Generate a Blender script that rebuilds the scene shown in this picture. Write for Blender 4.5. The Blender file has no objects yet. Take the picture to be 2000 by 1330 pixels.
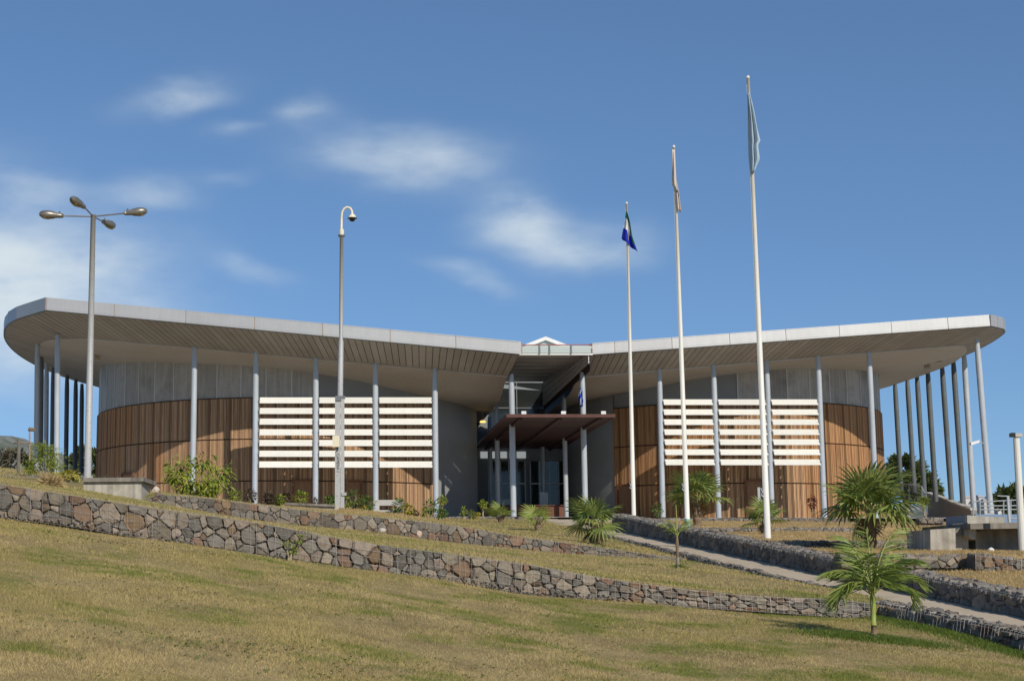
import bpy, math, random
import numpy as np
from mathutils import Vector, Matrix
R = math.radians
random.seed(7); rng = np.random.default_rng(7)
scene = bpy.context.scene
COL = scene.collection

# ------------------------------------------------------------------ camera
EYE = 1.8                                   # eye height over the ground at the camera
F, PX, PY, HOR = 3000.0, 680.0, 665.0, 1120.0
PITCH = math.atan((HOR - PY) / F)
cam_data = bpy.data.cameras.new('camera')
cam = bpy.data.objects.new('camera', cam_data); COL.objects.link(cam)
cam.location = (0, 0, EYE)
cam.rotation_euler = (math.pi / 2 + PITCH, 0, 0)
cam_data.sensor_width = 36; cam_data.lens = F / 2000 * 36
cam_data.shift_x = (1000 - PX) / 2000
cam_data.clip_start = 0.1; cam_data.clip_end = 6000
scene.camera = cam

# ------------------------------------------------------------------ sun, sky, exposure
SUN_EL, SUN_AZ = R(34), R(27)               # sun behind the camera, to the right
SKY_STRENGTH = 0.113
sun_data = bpy.data.lights.new('sun', 'SUN')
sun_data.energy = 3.85; sun_data.angle = R(0.53); sun_data.color = (1.0, 0.93, 0.82)
sun = bpy.data.objects.new('sun', sun_data); COL.objects.link(sun)
sun_dir = Vector((math.sin(SUN_AZ) * math.cos(SUN_EL), -math.cos(SUN_AZ) * math.cos(SUN_EL), math.sin(SUN_EL)))
sun.rotation_euler = sun_dir.to_track_quat('Z', 'Y').to_euler()
sun.location = (20, -20, 40)
scene.view_settings.view_transform = 'Standard'
scene.view_settings.look = 'None'
scene.view_settings.exposure = 0.0
scene.view_settings.gamma = 1.0
scene.view_settings.use_curve_mapping = False
scene.cycles.max_bounces = 6; scene.cycles.transparent_max_bounces = 12


def ray(px, py):
    u, v = (px - PX) / F, (PY - py) / F
    return Vector((u, math.cos(PITCH) - v * math.sin(PITCH), math.sin(PITCH) + v * math.cos(PITCH)))


def W(px, py, d):
    """the place d metres out from the camera that the photograph shows at px, py"""
    r = ray(px, py); k = d / r.y
    return Vector((r.x * k, d, EYE + r.z * k))


def interp(x, pts):
    xs = [p[0] for p in pts]; ys = [p[1] for p in pts]
    return float(np.interp(x, xs, ys))


world = bpy.data.worlds.new('World'); scene.world = world; world.use_nodes = True
nt = world.node_tree; nt.nodes.clear()


def N(tree, kind, **kw):
    n = tree.nodes.new(kind)
    for k, v in kw.items(): setattr(n, k, v)
    return n


def math_node(tree, op, a, b=None, clamp=False):
    n = tree.nodes.new('ShaderNodeMath'); n.operation = op; n.use_clamp = clamp
    for i, s in enumerate((a, b)):
        if s is None: continue
        if isinstance(s, (int, float)): n.inputs[i].default_value = s
        else: tree.links.new(s, n.inputs[i])
    return n.outputs[0]


def build_world():
    L = nt.links.new
    out = N(nt, 'ShaderNodeOutputWorld'); bg = N(nt, 'ShaderNodeBackground')
    bg.inputs['Strength'].default_value = SKY_STRENGTH
    sky = N(nt, 'ShaderNodeTexSky', sky_type='NISHITA')
    sky.sun_disc = False; sky.sun_elevation = SUN_EL
    sky.sun_rotation = math.pi - SUN_AZ
    sky.altitude = 2600; sky.air_density = 1.0; sky.dust_density = 0.0; sky.ozone_density = 4.0
    tc = N(nt, 'ShaderNodeTexCoord'); sep = N(nt, 'ShaderNodeSeparateXYZ')
    L(tc.outputs['Generated'], sep.inputs[0])
    # clouds by direction: azimuth and elevation, frayed with noise
    nz = N(nt, 'ShaderNodeTexNoise'); nz.inputs['Scale'].default_value = 8; nz.inputs['Detail'].default_value = 3.5
    nz.inputs['Roughness'].default_value = 0.55
    L(tc.outputs['Generated'], nz.inputs['Vector'])
    nz2 = N(nt, 'ShaderNodeTexNoise'); nz2.inputs['Scale'].default_value = 12; nz2.inputs['Detail'].default_value = 3
    mp = N(nt, 'ShaderNodeMapping'); mp.inputs['Location'].default_value = (3, 7, 1); mp.inputs['Scale'].default_value = (1, 1, 2.4)
    L(tc.outputs['Generated'], mp.inputs['Vector']); L(mp.outputs[0], nz2.inputs['Vector'])
    nz3 = N(nt, 'ShaderNodeTexNoise'); nz3.inputs['Scale'].default_value = 22; nz3.inputs['Detail'].default_value = 8; nz3.inputs['Roughness'].default_value = 0.55
    L(mp.outputs[0], nz3.inputs['Vector'])
    az = math_node(nt, 'ARCTAN2', sep.outputs[0], sep.outputs[1])
    el = math_node(nt, 'ARCSINE', sep.outputs[2])
    w1 = math_node(nt, 'MULTIPLY', math_node(nt, 'SUBTRACT', nz.outputs['Fac'], 0.5), 0.04)
    w2 = math_node(nt, 'MULTIPLY', math_node(nt, 'SUBTRACT', nz2.outputs['Fac'], 0.5), 0.035)
    az = math_node(nt, 'ADD', az, w1); el = math_node(nt, 'ADD', el, w2)
    clouds = [  # px, py, half width, half height, tilt, strength
        (60, 590, 215, 75, 0.28, 1.2), (70, 500, 150, 42, -0.05, 0.62), (-150, 560, 260, 130, 0, 0.9), (85, 370, 55, 26, 0, 0.3),
        (270, 385, 75, 24, 0, 0.26), (345, 192, 85, 20, -0.22, 0.38), (608, 232, 46, 24, 0, 0.36),
        (790, 322, 130, 36, 0.05, 0.52), (1030, 455, 85, 40, 0.25, 0.78), (1170, 478, 85, 30, 0, 0.36),
        (920, 545, 70, 17, 0.35, 0.24), (495, 525, 60, 17, 0.25, 0.24), (460, 262, 55, 13, 0, 0.14),
        (430, 352, 50, 12, 0, 0.10)]
    total = None
    for px, py, sw, sh, tilt, st in clouds:
        r = ray(px, py).normalized(); a0 = math.atan2(r.x, r.y); e0 = math.asin(r.z)
        da = math_node(nt, 'SUBTRACT', az, a0); de = math_node(nt, 'SUBTRACT', el, e0)
        c, s = math.cos(tilt), math.sin(tilt)
        p = math_node(nt, 'ADD', math_node(nt, 'MULTIPLY', da, c), math_node(nt, 'MULTIPLY', de, -s))
        q = math_node(nt, 'ADD', math_node(nt, 'MULTIPLY', da, s), math_node(nt, 'MULTIPLY', de, c))
        p = math_node(nt, 'POWER', math_node(nt, 'ABSOLUTE', math_node(nt, 'MULTIPLY', p, F / sw)), 2.0)
        q = math_node(nt, 'POWER', math_node(nt, 'ABSOLUTE', math_node(nt, 'MULTIPLY', q, F / sh)), 2.0)
        g = math_node(nt, 'EXPONENT', math_node(nt, 'MULTIPLY', math_node(nt, 'ADD', p, q), -0.8))
        g = math_node(nt, 'MULTIPLY', g, st)
        total = g if total is None else math_node(nt, 'ADD', total, g)
    grain = math_node(nt, 'ADD', math_node(nt, 'MULTIPLY', nz3.outputs['Fac'], 2.6), -0.3)
    cl = math_node(nt, 'MULTIPLY', total, grain)
    cl = math_node(nt, 'MULTIPLY', math_node(nt, 'SUBTRACT', 1.0, math_node(nt, 'EXPONENT', math_node(nt, 'MULTIPLY', cl, -1.25))), 1.08, clamp=True)
    mix = N(nt, 'ShaderNodeMix', data_type='RGBA')
    L(cl, mix.inputs['Factor'])
    tint = N(nt, 'ShaderNodeMix', data_type='RGBA', blend_type='MULTIPLY')
    tint.inputs['Factor'].default_value = 1.0
    tint.inputs['B'].default_value = SKY_TINT
    gm = N(nt, 'ShaderNodeGamma'); gm.inputs[1].default_value = 0.65
    L(sky.outputs[0], gm.inputs[0]); L(gm.outputs[0], tint.inputs['A'])
    L(tint.outputs['Result'], mix.inputs['A'])
    mix.inputs['B'].default_value = (0.66 / SKY_STRENGTH, 0.75 / SKY_STRENGTH, 0.81 / SKY_STRENGTH, 1)
    L(mix.outputs['Result'], bg.inputs['Color']); L(bg.outputs[0], out.inputs[0])


SKY_TINT = (0.93, 1.27, 1.62, 1)
build_world()

# ------------------------------------------------------------------ materials


def mat(name, cols, rough=0.7, metal=0.0, scale=3.0, detail=5, bump=0.0, bscale=30.0, rnd=None, rv=0.2, stretch=(1, 1, 1),
        spec=0.3, pos=None, streak=0.0, emit=None, hue=0.0):
    m = bpy.data.materials.new(name); m.use_nodes = True
    t = m.node_tree; L = t.links.new
    b = t.nodes['Principled BSDF']
    geo = N(t, 'ShaderNodeNewGeometry')
    mp = N(t, 'ShaderNodeMapping'); mp.inputs['Scale'].default_value = stretch
    L(geo.outputs['Position'], mp.inputs['Vector'])
    nz = N(t, 'ShaderNodeTexNoise'); nz.inputs['Scale'].default_value = scale; nz.inputs['Detail'].default_value = detail
    nz.inputs['Roughness'].default_value = 0.6
    L(mp.outputs[0], nz.inputs['Vector'])
    rp = N(t, 'ShaderNodeValToRGB'); L(nz.outputs['Fac'], rp.inputs[0])
    e = rp.color_ramp.elements
    n = len(cols)
    pos = pos or [0.3 + 0.4 * i / max(1, n - 1) for i in range(n)]
    while len(e) < n: e.new(0.5)
    for i in range(n):
        e[i].position = pos[i]; e[i].color = (*cols[i], 1)
    if n == 1: e[1].color = (*cols[0], 1)
    col = rp.outputs[0]
    if streak:
        m2 = N(t, 'ShaderNodeMapping'); m2.inputs['Scale'].default_value = (4, 4, 0.25)
        L(geo.outputs['Position'], m2.inputs['Vector'])
        z2 = N(t, 'ShaderNodeTexNoise'); z2.inputs['Scale'].default_value = 1.6; z2.inputs['Detail'].default_value = 4
        L(m2.outputs[0], z2.inputs['Vector'])
        mr = N(t, 'ShaderNodeMapRange'); mr.inputs[1].default_value = 0.35; mr.inputs[2].default_value = 0.7
        mr.inputs[3].default_value = 1.0 - streak; mr.inputs[4].default_value = 1.0 + streak * 0.3
        L(z2.outputs['Fac'], mr.inputs[0])
        hv = N(t, 'ShaderNodeHueSaturation'); L(mr.outputs[0], hv.inputs['Value']); L(col, hv.inputs['Color']); col = hv.outputs[0]
    if rnd:
        if rnd == 'island': src = geo.outputs['Random Per Island']
        else: src = N(t, 'ShaderNodeObjectInfo').outputs['Random']
        mr = N(t, 'ShaderNodeMapRange'); mr.inputs[3].default_value = 1 - rv; mr.inputs[4].default_value = 1 + rv
        L(src, mr.inputs[0])
        hv = N(t, 'ShaderNodeHueSaturation'); L(mr.outputs[0], hv.inputs['Value']); L(col, hv.inputs['Color']); col = hv.outputs[0]
        if hue:
            mh = N(t, 'ShaderNodeMapRange'); mh.inputs[3].default_value = 0.5 - hue; mh.inputs[4].default_value = 0.5 + hue
            fr = math_node(t, 'FRACT', math_node(t, 'MULTIPLY', src, 7.31))
            L(fr, mh.inputs[0]); L(mh.outputs[0], hv.inputs['Hue'])
    L(col, b.inputs['Base Color'])
    b.inputs['Roughness'].default_value = rough; b.inputs['Metallic'].default_value = metal
    b.inputs['Specular IOR Level'].default_value = spec
    if bump:
        z3 = N(t, 'ShaderNodeTexNoise'); z3.inputs['Scale'].default_value = bscale; z3.inputs['Detail'].default_value = 6
        L(mp.outputs[0], z3.inputs['Vector'])
        bp = N(t, 'ShaderNodeBump'); bp.inputs['Strength'].default_value = bump; bp.inputs['Distance'].default_value = 0.02
        L(z3.outputs['Fac'], bp.inputs['Height']); L(bp.outputs[0], b.inputs['Normal'])
    if emit:
        b.inputs['Emission Color'].default_value = (*emit[0], 1); b.inputs['Emission Strength'].default_value = emit[1]
    return m


def leaf_mat(name, c1, c2, trans=0.35, rv=0.3, rough=0.45, scale=4.0, hue=0.015):
    m = mat(name, [c1, c2], rough=rough, scale=scale, rnd='island', rv=rv, hue=hue, spec=0.35)
    t = m.node_tree; L = t.links.new
    b = t.nodes['Principled BSDF']; out = t.nodes['Material Output']
    src = b.inputs['Base Color'].links[0].from_socket
    tr = N(t, 'ShaderNodeBsdfTranslucent'); mx = N(t, 'ShaderNodeMixShader'); mx.inputs[0].default_value = trans
    L(src, tr.inputs['Color']); L(b.outputs[0], mx.inputs[1]); L(tr.outputs[0], mx.inputs[2]); L(mx.outputs[0], out.inputs[0])
    return m


def lawn_mat(name, tan, olive, green, island=False, big=0.30, trans=0.0, green_at=(0.5, 0.62)):
    """dry lawn with green patches that keep their place in the world"""
    m = bpy.data.materials.new(name); m.use_nodes = True
    t = m.node_tree; L = t.links.new; b = t.nodes['Principled BSDF']
    geo = N(t, 'ShaderNodeNewGeometry')
    def noise(sc, det, off):
        mp = N(t, 'ShaderNodeMapping'); mp.inputs['Location'].default_value = off; mp.inputs['Scale'].default_value = (1, 1, 0.3)
        L(geo.outputs['Position'], mp.inputs['Vector'])
        z = N(t, 'ShaderNodeTexNoise'); z.inputs['Scale'].default_value = sc; z.inputs['Detail'].default_value = det
        z.inputs['Roughness'].default_value = 0.65; L(mp.outputs[0], z.inputs['Vector']); return z.outputs['Fac']
    def ramp(f, a, c, p0, p1):
        mr = N(t, 'ShaderNodeMapRange'); mr.inputs[1].default_value = p0; mr.inputs[2].default_value = p1; L(f, mr.inputs[0])
        mx = N(t, 'ShaderNodeMix', data_type='RGBA'); L(mr.outputs[0], mx.inputs['Factor'])
        for s, v in (('A', a), ('B', c)):
            if isinstance(v, tuple): mx.inputs[s].default_value = (*v, 1)
            else: L(v, mx.inputs[s])
        return mx.outputs['Result']
    tan2 = tuple(c * 0.72 for c in tan)
    base = ramp(noise(1.6, 6, (5, 2, 0)), tan, tan2, 0.4, 0.65)
    base = ramp(noise(big * 1.3, 5, (1, 9, 0)), base, olive, 0.46, 0.66)
    base = ramp(noise(big * 2.6, 7, (40, 3, 0)), base, green, *green_at)
    hv = N(t, 'ShaderNodeHueSaturation'); L(base, hv.inputs['Color'])
    if island:
        mr = N(t, 'ShaderNodeMapRange'); mr.inputs[3].default_value = 0.7; mr.inputs[4].default_value = 1.3
        L(geo.outputs['Random Per Island'], mr.inputs[0]); L(mr.outputs[0], hv.inputs['Value'])
    else:
        mr = N(t, 'ShaderNodeMapRange'); mr.inputs[3].default_value = 0.55; mr.inputs[4].default_value = 1.35
        mr.inputs[1].default_value = 0.3; mr.inputs[2].default_value = 0.7
        L(noise(60, 5, (0, 0, 0)), mr.inputs[0]); L(mr.outputs[0], hv.inputs['Value'])
        bp = N(t, 'ShaderNodeBump'); bp.inputs['Strength'].default_value = 0.6; bp.inputs['Distance'].default_value = 0.04
        L(noise(40, 6, (2, 2, 2)), bp.inputs['Height']); L(bp.outputs[0], b.inputs['Normal'])
    L(hv.outputs[0], b.inputs['Base Color']); b.inputs['Roughness'].default_value = 0.9
    b.inputs['Specular IOR Level'].default_value = 0.1
    if trans:
        out = t.nodes['Material Output']
        tr = N(t, 'ShaderNodeBsdfTranslucent'); mx = N(t, 'ShaderNodeMixShader'); mx.inputs[0].default_value = trans
        L(hv.outputs[0], tr.inputs['Color']); L(b.outputs[0], mx.inputs[1]); L(tr.outputs[0], mx.inputs[2]); L(mx.outputs[0], out.inputs[0])
    return m


M = {}
M['lawn'] = lawn_mat('lawn', (0.36, 0.275, 0.13), (0.30, 0.24, 0.09), (0.19, 0.19, 0.05))
M['lawn_blade'] = lawn_mat('lawn_blade', (0.55, 0.43, 0.205), (0.46, 0.37, 0.135), (0.25, 0.265, 0.062), island=True, trans=0.25)
M['straw'] = lawn_mat('straw', (0.46, 0.33, 0.155), (0.38, 0.275, 0.12), (0.22, 0.20, 0.065), green_at=(0.6, 0.75))
M['straw_blade'] = lawn_mat('straw_blade', (0.60, 0.43, 0.21), (0.48, 0.35, 0.15), (0.26, 0.24, 0.07), island=True, trans=0.25, green_at=(0.6, 0.75))
M['lush_blade'] = leaf_mat('lush_blade', (0.10, 0.17, 0.02), (0.16, 0.2, 0.03), 0.3)
M['earth'] = mat('earth', [(0.26, 0.2, 0.12), (0.34, 0.27, 0.17)], 0.95, scale=0.5, bump=0.4)
M['path'] = mat('path', [(0.38, 0.30, 0.205), (0.52, 0.425, 0.305), (0.45, 0.36, 0.25)], 0.95, scale=1.3, detail=8, bump=0.5, bscale=40)
M['stone'] = mat('stone', [(0.135, 0.105, 0.077), (0.26, 0.215, 0.162), (0.215, 0.16, 0.11)], 0.9, scale=7, detail=9, bump=1.0, bscale=26, rnd='object', rv=0.32, hue=0.012)
M['stone_blue'] = mat('stone_blue', [(0.125, 0.108, 0.088), (0.215, 0.19, 0.157)], 0.9, scale=7, detail=9, bump=1.0, bscale=26, rnd='object', rv=0.3)
M['stone_rust'] = mat('stone_rust', [(0.13, 0.095, 0.07), (0.22, 0.135, 0.08), (0.17, 0.14, 0.11)], 0.9, scale=5, detail=8, bump=0.9, bscale=22, rnd='object', rv=0.32, hue=0.012)
M['stone_pale'] = mat('stone_pale', [(0.5, 0.42, 0.34), (0.62, 0.55, 0.47)], 0.85, scale=6, bump=0.6, bscale=20)
M['stone_pink'] = mat('stone_pink', [(0.5, 0.33, 0.24), (0.6, 0.45, 0.34)], 0.85, scale=6, bump=0.6, bscale=20)
M['rubble'] = mat('rubble', [(0.12, 0.105, 0.09), (0.21, 0.185, 0.155), (0.2, 0.14, 0.09)], 0.9, scale=3, detail=8, bump=0.9, bscale=25, rnd='island', rv=0.4, hue=0.015)
M['gap'] = mat('gap', [(0.115, 0.094, 0.072), (0.165, 0.135, 0.105)], 1.0, scale=8, bump=0.8, bscale=20)
M['wire'] = mat('wire', [(0.26, 0.25, 0.235), (0.34, 0.33, 0.31)], 0.55, 0.3, scale=4)
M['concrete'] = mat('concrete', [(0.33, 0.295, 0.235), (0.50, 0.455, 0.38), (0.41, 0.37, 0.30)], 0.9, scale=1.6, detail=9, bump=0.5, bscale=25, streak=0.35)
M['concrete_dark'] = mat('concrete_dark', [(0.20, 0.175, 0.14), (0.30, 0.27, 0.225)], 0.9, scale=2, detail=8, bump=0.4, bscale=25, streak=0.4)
M['render'] = mat('render', [(0.245, 0.22, 0.195), (0.275, 0.25, 0.22)], 0.9, scale=0.6, bump=0.15, bscale=60, streak=0.1)
M['coping'] = mat('coping', [(0.42, 0.40, 0.36), (0.5, 0.48, 0.44)], 0.85, scale=2, bump=0.2)
M['charcoal'] = mat('charcoal', [(0.235, 0.237, 0.235), (0.27, 0.272, 0.268)], 0.9, scale=0.8, bump=0.2, bscale=50)
M['zinc'] = mat('zinc', [(0.28, 0.25, 0.21), (0.42, 0.38, 0.325), (0.35, 0.315, 0.27)], 0.45, 0.1, scale=0.55, detail=6, rnd='object', rv=0.16, streak=0.18, bump=0.05, bscale=1.2)
M['zinc_joint'] = mat('zinc_joint', [(0.56, 0.53, 0.48), (0.64, 0.61, 0.56)], 0.5, 0.4, scale=2)
M['fascia'] = mat('fascia', [(0.385, 0.385, 0.38), (0.43, 0.43, 0.425)], 0.42, 0.3, scale=0.5, rnd='object', rv=0.05, streak=0.04)
M['rust'] = mat('rust', [(0.30, 0.18, 0.09), (0.42, 0.30, 0.18)], 0.8, scale=6)
M['soffit'] = mat('soffit', [(0.27, 0.23, 0.182), (0.33, 0.288, 0.23)], 0.6, scale=0.7, detail=5, rnd='object', rv=0.09)
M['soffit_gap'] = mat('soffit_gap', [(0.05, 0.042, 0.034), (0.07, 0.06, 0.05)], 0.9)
M['ceiling'] = mat('ceiling', [(0.42, 0.37, 0.30), (0.48, 0.43, 0.36)], 0.6, scale=0.35, detail=7, streak=0.08)
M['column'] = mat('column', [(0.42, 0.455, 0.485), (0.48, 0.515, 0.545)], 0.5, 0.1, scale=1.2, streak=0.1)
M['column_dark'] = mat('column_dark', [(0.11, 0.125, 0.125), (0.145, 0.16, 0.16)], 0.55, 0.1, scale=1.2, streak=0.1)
M['slat'] = mat('slat', [(0.71, 0.69, 0.615), (0.75, 0.73, 0.655)], 0.55, scale=1.1, detail=8, rnd='object', rv=0.05, streak=0.04)
M['bracket'] = mat('bracket', [(0.16, 0.17, 0.18), (0.2, 0.21, 0.22)], 0.6, 0.4)
M['wood'] = mat('wood', [(0.27, 0.13, 0.058), (0.40, 0.21, 0.10), (0.325, 0.165, 0.078)], 0.75, scale=2.2, stretch=(3, 3, 0.22), detail=7, rnd='island', rv=0.42, hue=0.012, bump=0.25, bscale=14)
M['wood_back'] = mat('wood_back', [(0.05, 0.026, 0.014), (0.075, 0.04, 0.022)], 0.9, scale=3)
M['wood_grey'] = mat('wood_grey', [(0.26, 0.145, 0.076), (0.41, 0.25, 0.145), (0.32, 0.185, 0.10)], 0.8, scale=2.2, stretch=(3, 3, 0.22), detail=7, rnd='island', rv=0.45, hue=0.012, bump=0.25, bscale=14)
M['door'] = mat('door', [(0.21, 0.115, 0.06), (0.28, 0.16, 0.085)], 0.7, scale=2, stretch=(3, 3, 0.3))
M['door_frame'] = mat('door_frame', [(0.15, 0.065, 0.035), (0.19, 0.085, 0.045)], 0.7, scale=2)
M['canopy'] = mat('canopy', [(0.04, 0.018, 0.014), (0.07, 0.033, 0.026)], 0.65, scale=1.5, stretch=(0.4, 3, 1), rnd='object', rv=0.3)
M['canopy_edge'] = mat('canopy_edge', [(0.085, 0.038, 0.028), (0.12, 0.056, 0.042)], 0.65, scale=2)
M['white'] = mat('white', [(0.76, 0.75, 0.70), (0.82, 0.81, 0.77)], 0.5, scale=1.5, streak=0.05)
M['pole_white'] = mat('pole_white', [(0.78, 0.75, 0.66), (0.83, 0.80, 0.72)], 0.45, scale=1.2, streak=0.12)
M['pole_green'] = mat('pole_green', [(0.22, 0.48, 0.40), (0.3, 0.55, 0.46)], 0.5, scale=4)
M['galv'] = mat('galv', [(0.34, 0.335, 0.32), (0.46, 0.455, 0.44), (0.40, 0.395, 0.38)], 0.6, 0.2, scale=9, detail=8)
M['lamp_metal'] = mat('lamp_metal', [(0.20, 0.18, 0.15), (0.29, 0.265, 0.225)], 0.35, 0.5, scale=6)
M['lamp_lens'] = mat('lamp_lens', [(0.30, 0.22, 0.12), (0.36, 0.27, 0.16)], 0.25, scale=3, spec=0.5)
M['cream'] = mat('cream', [(0.74, 0.66, 0.48), (0.78, 0.71, 0.54)], 0.5, scale=2)
M['black'] = mat('black', [(0.015, 0.015, 0.016), (0.02, 0.02, 0.022)], 0.3, spec=0.5)
M['red_paint'] = mat('red_paint', [(0.34, 0.06, 0.04), (0.42, 0.09, 0.06)], 0.6, scale=4)
M['desk'] = mat('desk', [(0.15, 0.058, 0.036), (0.2, 0.08, 0.052)], 0.6, scale=2)
M['steel_light'] = mat('steel_light', [(0.38, 0.4, 0.41), (0.45, 0.47, 0.48)], 0.45, 0.3, scale=2)
M['rib'] = mat('rib', [(0.60, 0.61, 0.59), (0.68, 0.69, 0.67)], 0.45, 0.1, scale=0.8)
M['board'] = mat('board', [(0.58, 0.59, 0.6), (0.68, 0.69, 0.7)], 0.5, 0.1, scale=0.8, rnd='object', rv=0.1)
M['glow'] = mat('glow', [(0.9, 0.7, 0.3)], 0.5, emit=((1.0, 0.62, 0.16), 1.6))
M['glow_pane'] = mat('glow_pane', [(0.72, 0.74, 0.72), (0.8, 0.8, 0.78)], 0.4, scale=3, emit=((0.85, 0.9, 0.9), 0.28))  # emission stands in for daylight showing through the panes
M['flag_green'] = mat('flag_green', [(0.006, 0.09, 0.055), (0.008, 0.11, 0.065)], 0.8)
M['flag_white'] = mat('flag_white', [(0.74, 0.74, 0.74), (0.8, 0.8, 0.8)], 0.8)
M['flag_blue'] = mat('flag_blue', [(0.01, 0.02, 0.34), (0.012, 0.025, 0.4)], 0.8)
M['flag_cream'] = mat('flag_cream', [(0.62, 0.52, 0.44), (0.7, 0.6, 0.52)], 0.85, scale=8)
M['flag_sky'] = mat('flag_sky', [(0.40, 0.50, 0.57), (0.46, 0.56, 0.63)], 0.85, scale=3)
M['trunk'] = mat('trunk', [(0.16, 0.11, 0.065), (0.26, 0.19, 0.12)], 0.9, scale=14, bump=0.8, bscale=40)
M['trunk_grey'] = mat('trunk_grey', [(0.26, 0.215, 0.17), (0.34, 0.29, 0.235)], 0.85, scale=10, bump=0.5, bscale=30)
M['trunk_green'] = mat('trunk_green', [(0.22, 0.29, 0.055), (0.32, 0.36, 0.09)], 0.5, scale=5)
M['stem'] = mat('stem', [(0.30, 0.25, 0.16), (0.38, 0.32, 0.22)], 0.85, scale=10)
M['petiole'] = mat('petiole', [(0.32, 0.36, 0.09), (0.42, 0.42, 0.13)], 0.5, scale=5)
M['fan'] = leaf_mat('fan', (0.18, 0.235, 0.055), (0.32, 0.37, 0.10), 0.35, 0.3)
M['fan_light'] = leaf_mat('fan_light', (0.24, 0.30, 0.06), (0.38, 0.42, 0.11), 0.35, 0.25)
M['fan_dead'] = leaf_mat('fan_dead', (0.22, 0.15, 0.07), (0.32, 0.23, 0.11), 0.2, 0.3)
M['feather'] = leaf_mat('feather', (0.17, 0.24, 0.045), (0.32, 0.38, 0.09), 0.3, 0.3)
M['leaf'] = leaf_mat('leaf', (0.08, 0.15, 0.025), (0.15, 0.22, 0.035), 0.3, 0.35)
M['weed'] = leaf_mat('weed', (0.17, 0.21, 0.06), (0.24, 0.26, 0.08), 0.35, 0.3)
M['leaf_lime'] = leaf_mat('leaf_lime', (0.21, 0.28, 0.03), (0.34, 0.36, 0.05), 0.35, 0.3)
M['leaf_yellow'] = leaf_mat('leaf_yellow', (0.36, 0.34, 0.05), (0.5, 0.40, 0.06), 0.3, 0.3)
M['leaf_dark'] = leaf_mat('leaf_dark', (0.065, 0.05, 0.025), (0.12, 0.075, 0.035), 0.2, 0.4)
M['leaf_red'] = leaf_mat('leaf_red', (0.14, 0.03, 0.02), (0.2, 0.05, 0.03), 0.2, 0.4)
M['tree_leaf'] = leaf_mat('tree_leaf', (0.10, 0.135, 0.04), (0.18, 0.205, 0.07), 0.3, 0.4)
M['scrub'] = leaf_mat('scrub', (0.16, 0.14, 0.09), (0.24, 0.22, 0.15), 0.25, 0.5)
M['flower'] = mat('flower', [(0.16, 0.08, 0.2), (0.22, 0.1, 0.28)], 0.7)
M['hill'] = mat('hill', [(0.10, 0.115, 0.085), (0.17, 0.18, 0.15), (0.36, 0.35, 0.33)], 0.95, scale=0.06, detail=10, pos=[0.35, 0.52, 0.68])
M['house_wall'] = mat('house_wall', [(0.55, 0.52, 0.48), (0.62, 0.59, 0.55)], 0.9, scale=0.2, rnd='object', rv=0.25)
M['house_roof'] = mat('house_roof', [(0.36, 0.33, 0.31), (0.42, 0.39, 0.37)], 0.8, scale=0.3, rnd='object', rv=0.3, hue=0.03)
M['tin_blue'] = mat('tin_blue', [(0.16, 0.24, 0.36), (0.2, 0.29, 0.42)], 0.5, 0.2, scale=2)
M['floor'] = mat('floor', [(0.44, 0.41, 0.36), (0.52, 0.49, 0.43)], 0.9, scale=1)


def glass(name, col, rough, alpha_mix, spec=0.5):
    m = bpy.data.materials.new(name); m.use_nodes = True
    t = m.node_tree; b = t.nodes['Principled BSDF']; out = t.nodes['Material Output']
    b.inputs['Base Color'].default_value = (*col, 1); b.inputs['Roughness'].default_value = rough
    b.inputs['Specular IOR Level'].default_value = spec
    tr = N(t, 'ShaderNodeBsdfTransparent'); tr.inputs[0].default_value = (0.8, 0.85, 0.83, 1)
    mx = N(t, 'ShaderNodeMixShader'); mx.inputs[0].default_value = alpha_mix
    t.links.new(b.outputs[0], mx.inputs[1]); t.links.new(tr.outputs[0], mx.inputs[2]); t.links.new(mx.outputs[0], out.inputs[0])
    return m


M['glass'] = glass('glass', (0.05, 0.055, 0.05), 0.05, 0.35, 0.7)
M['frosted'] = glass('frosted', (0.62, 0.68, 0.64), 0.3, 0.25)
M['rail_glass'] = glass('rail_glass', (0.1, 0.14, 0.13), 0.05, 0.6, 0.6)

# ------------------------------------------------------------------ mesh helpers


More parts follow.
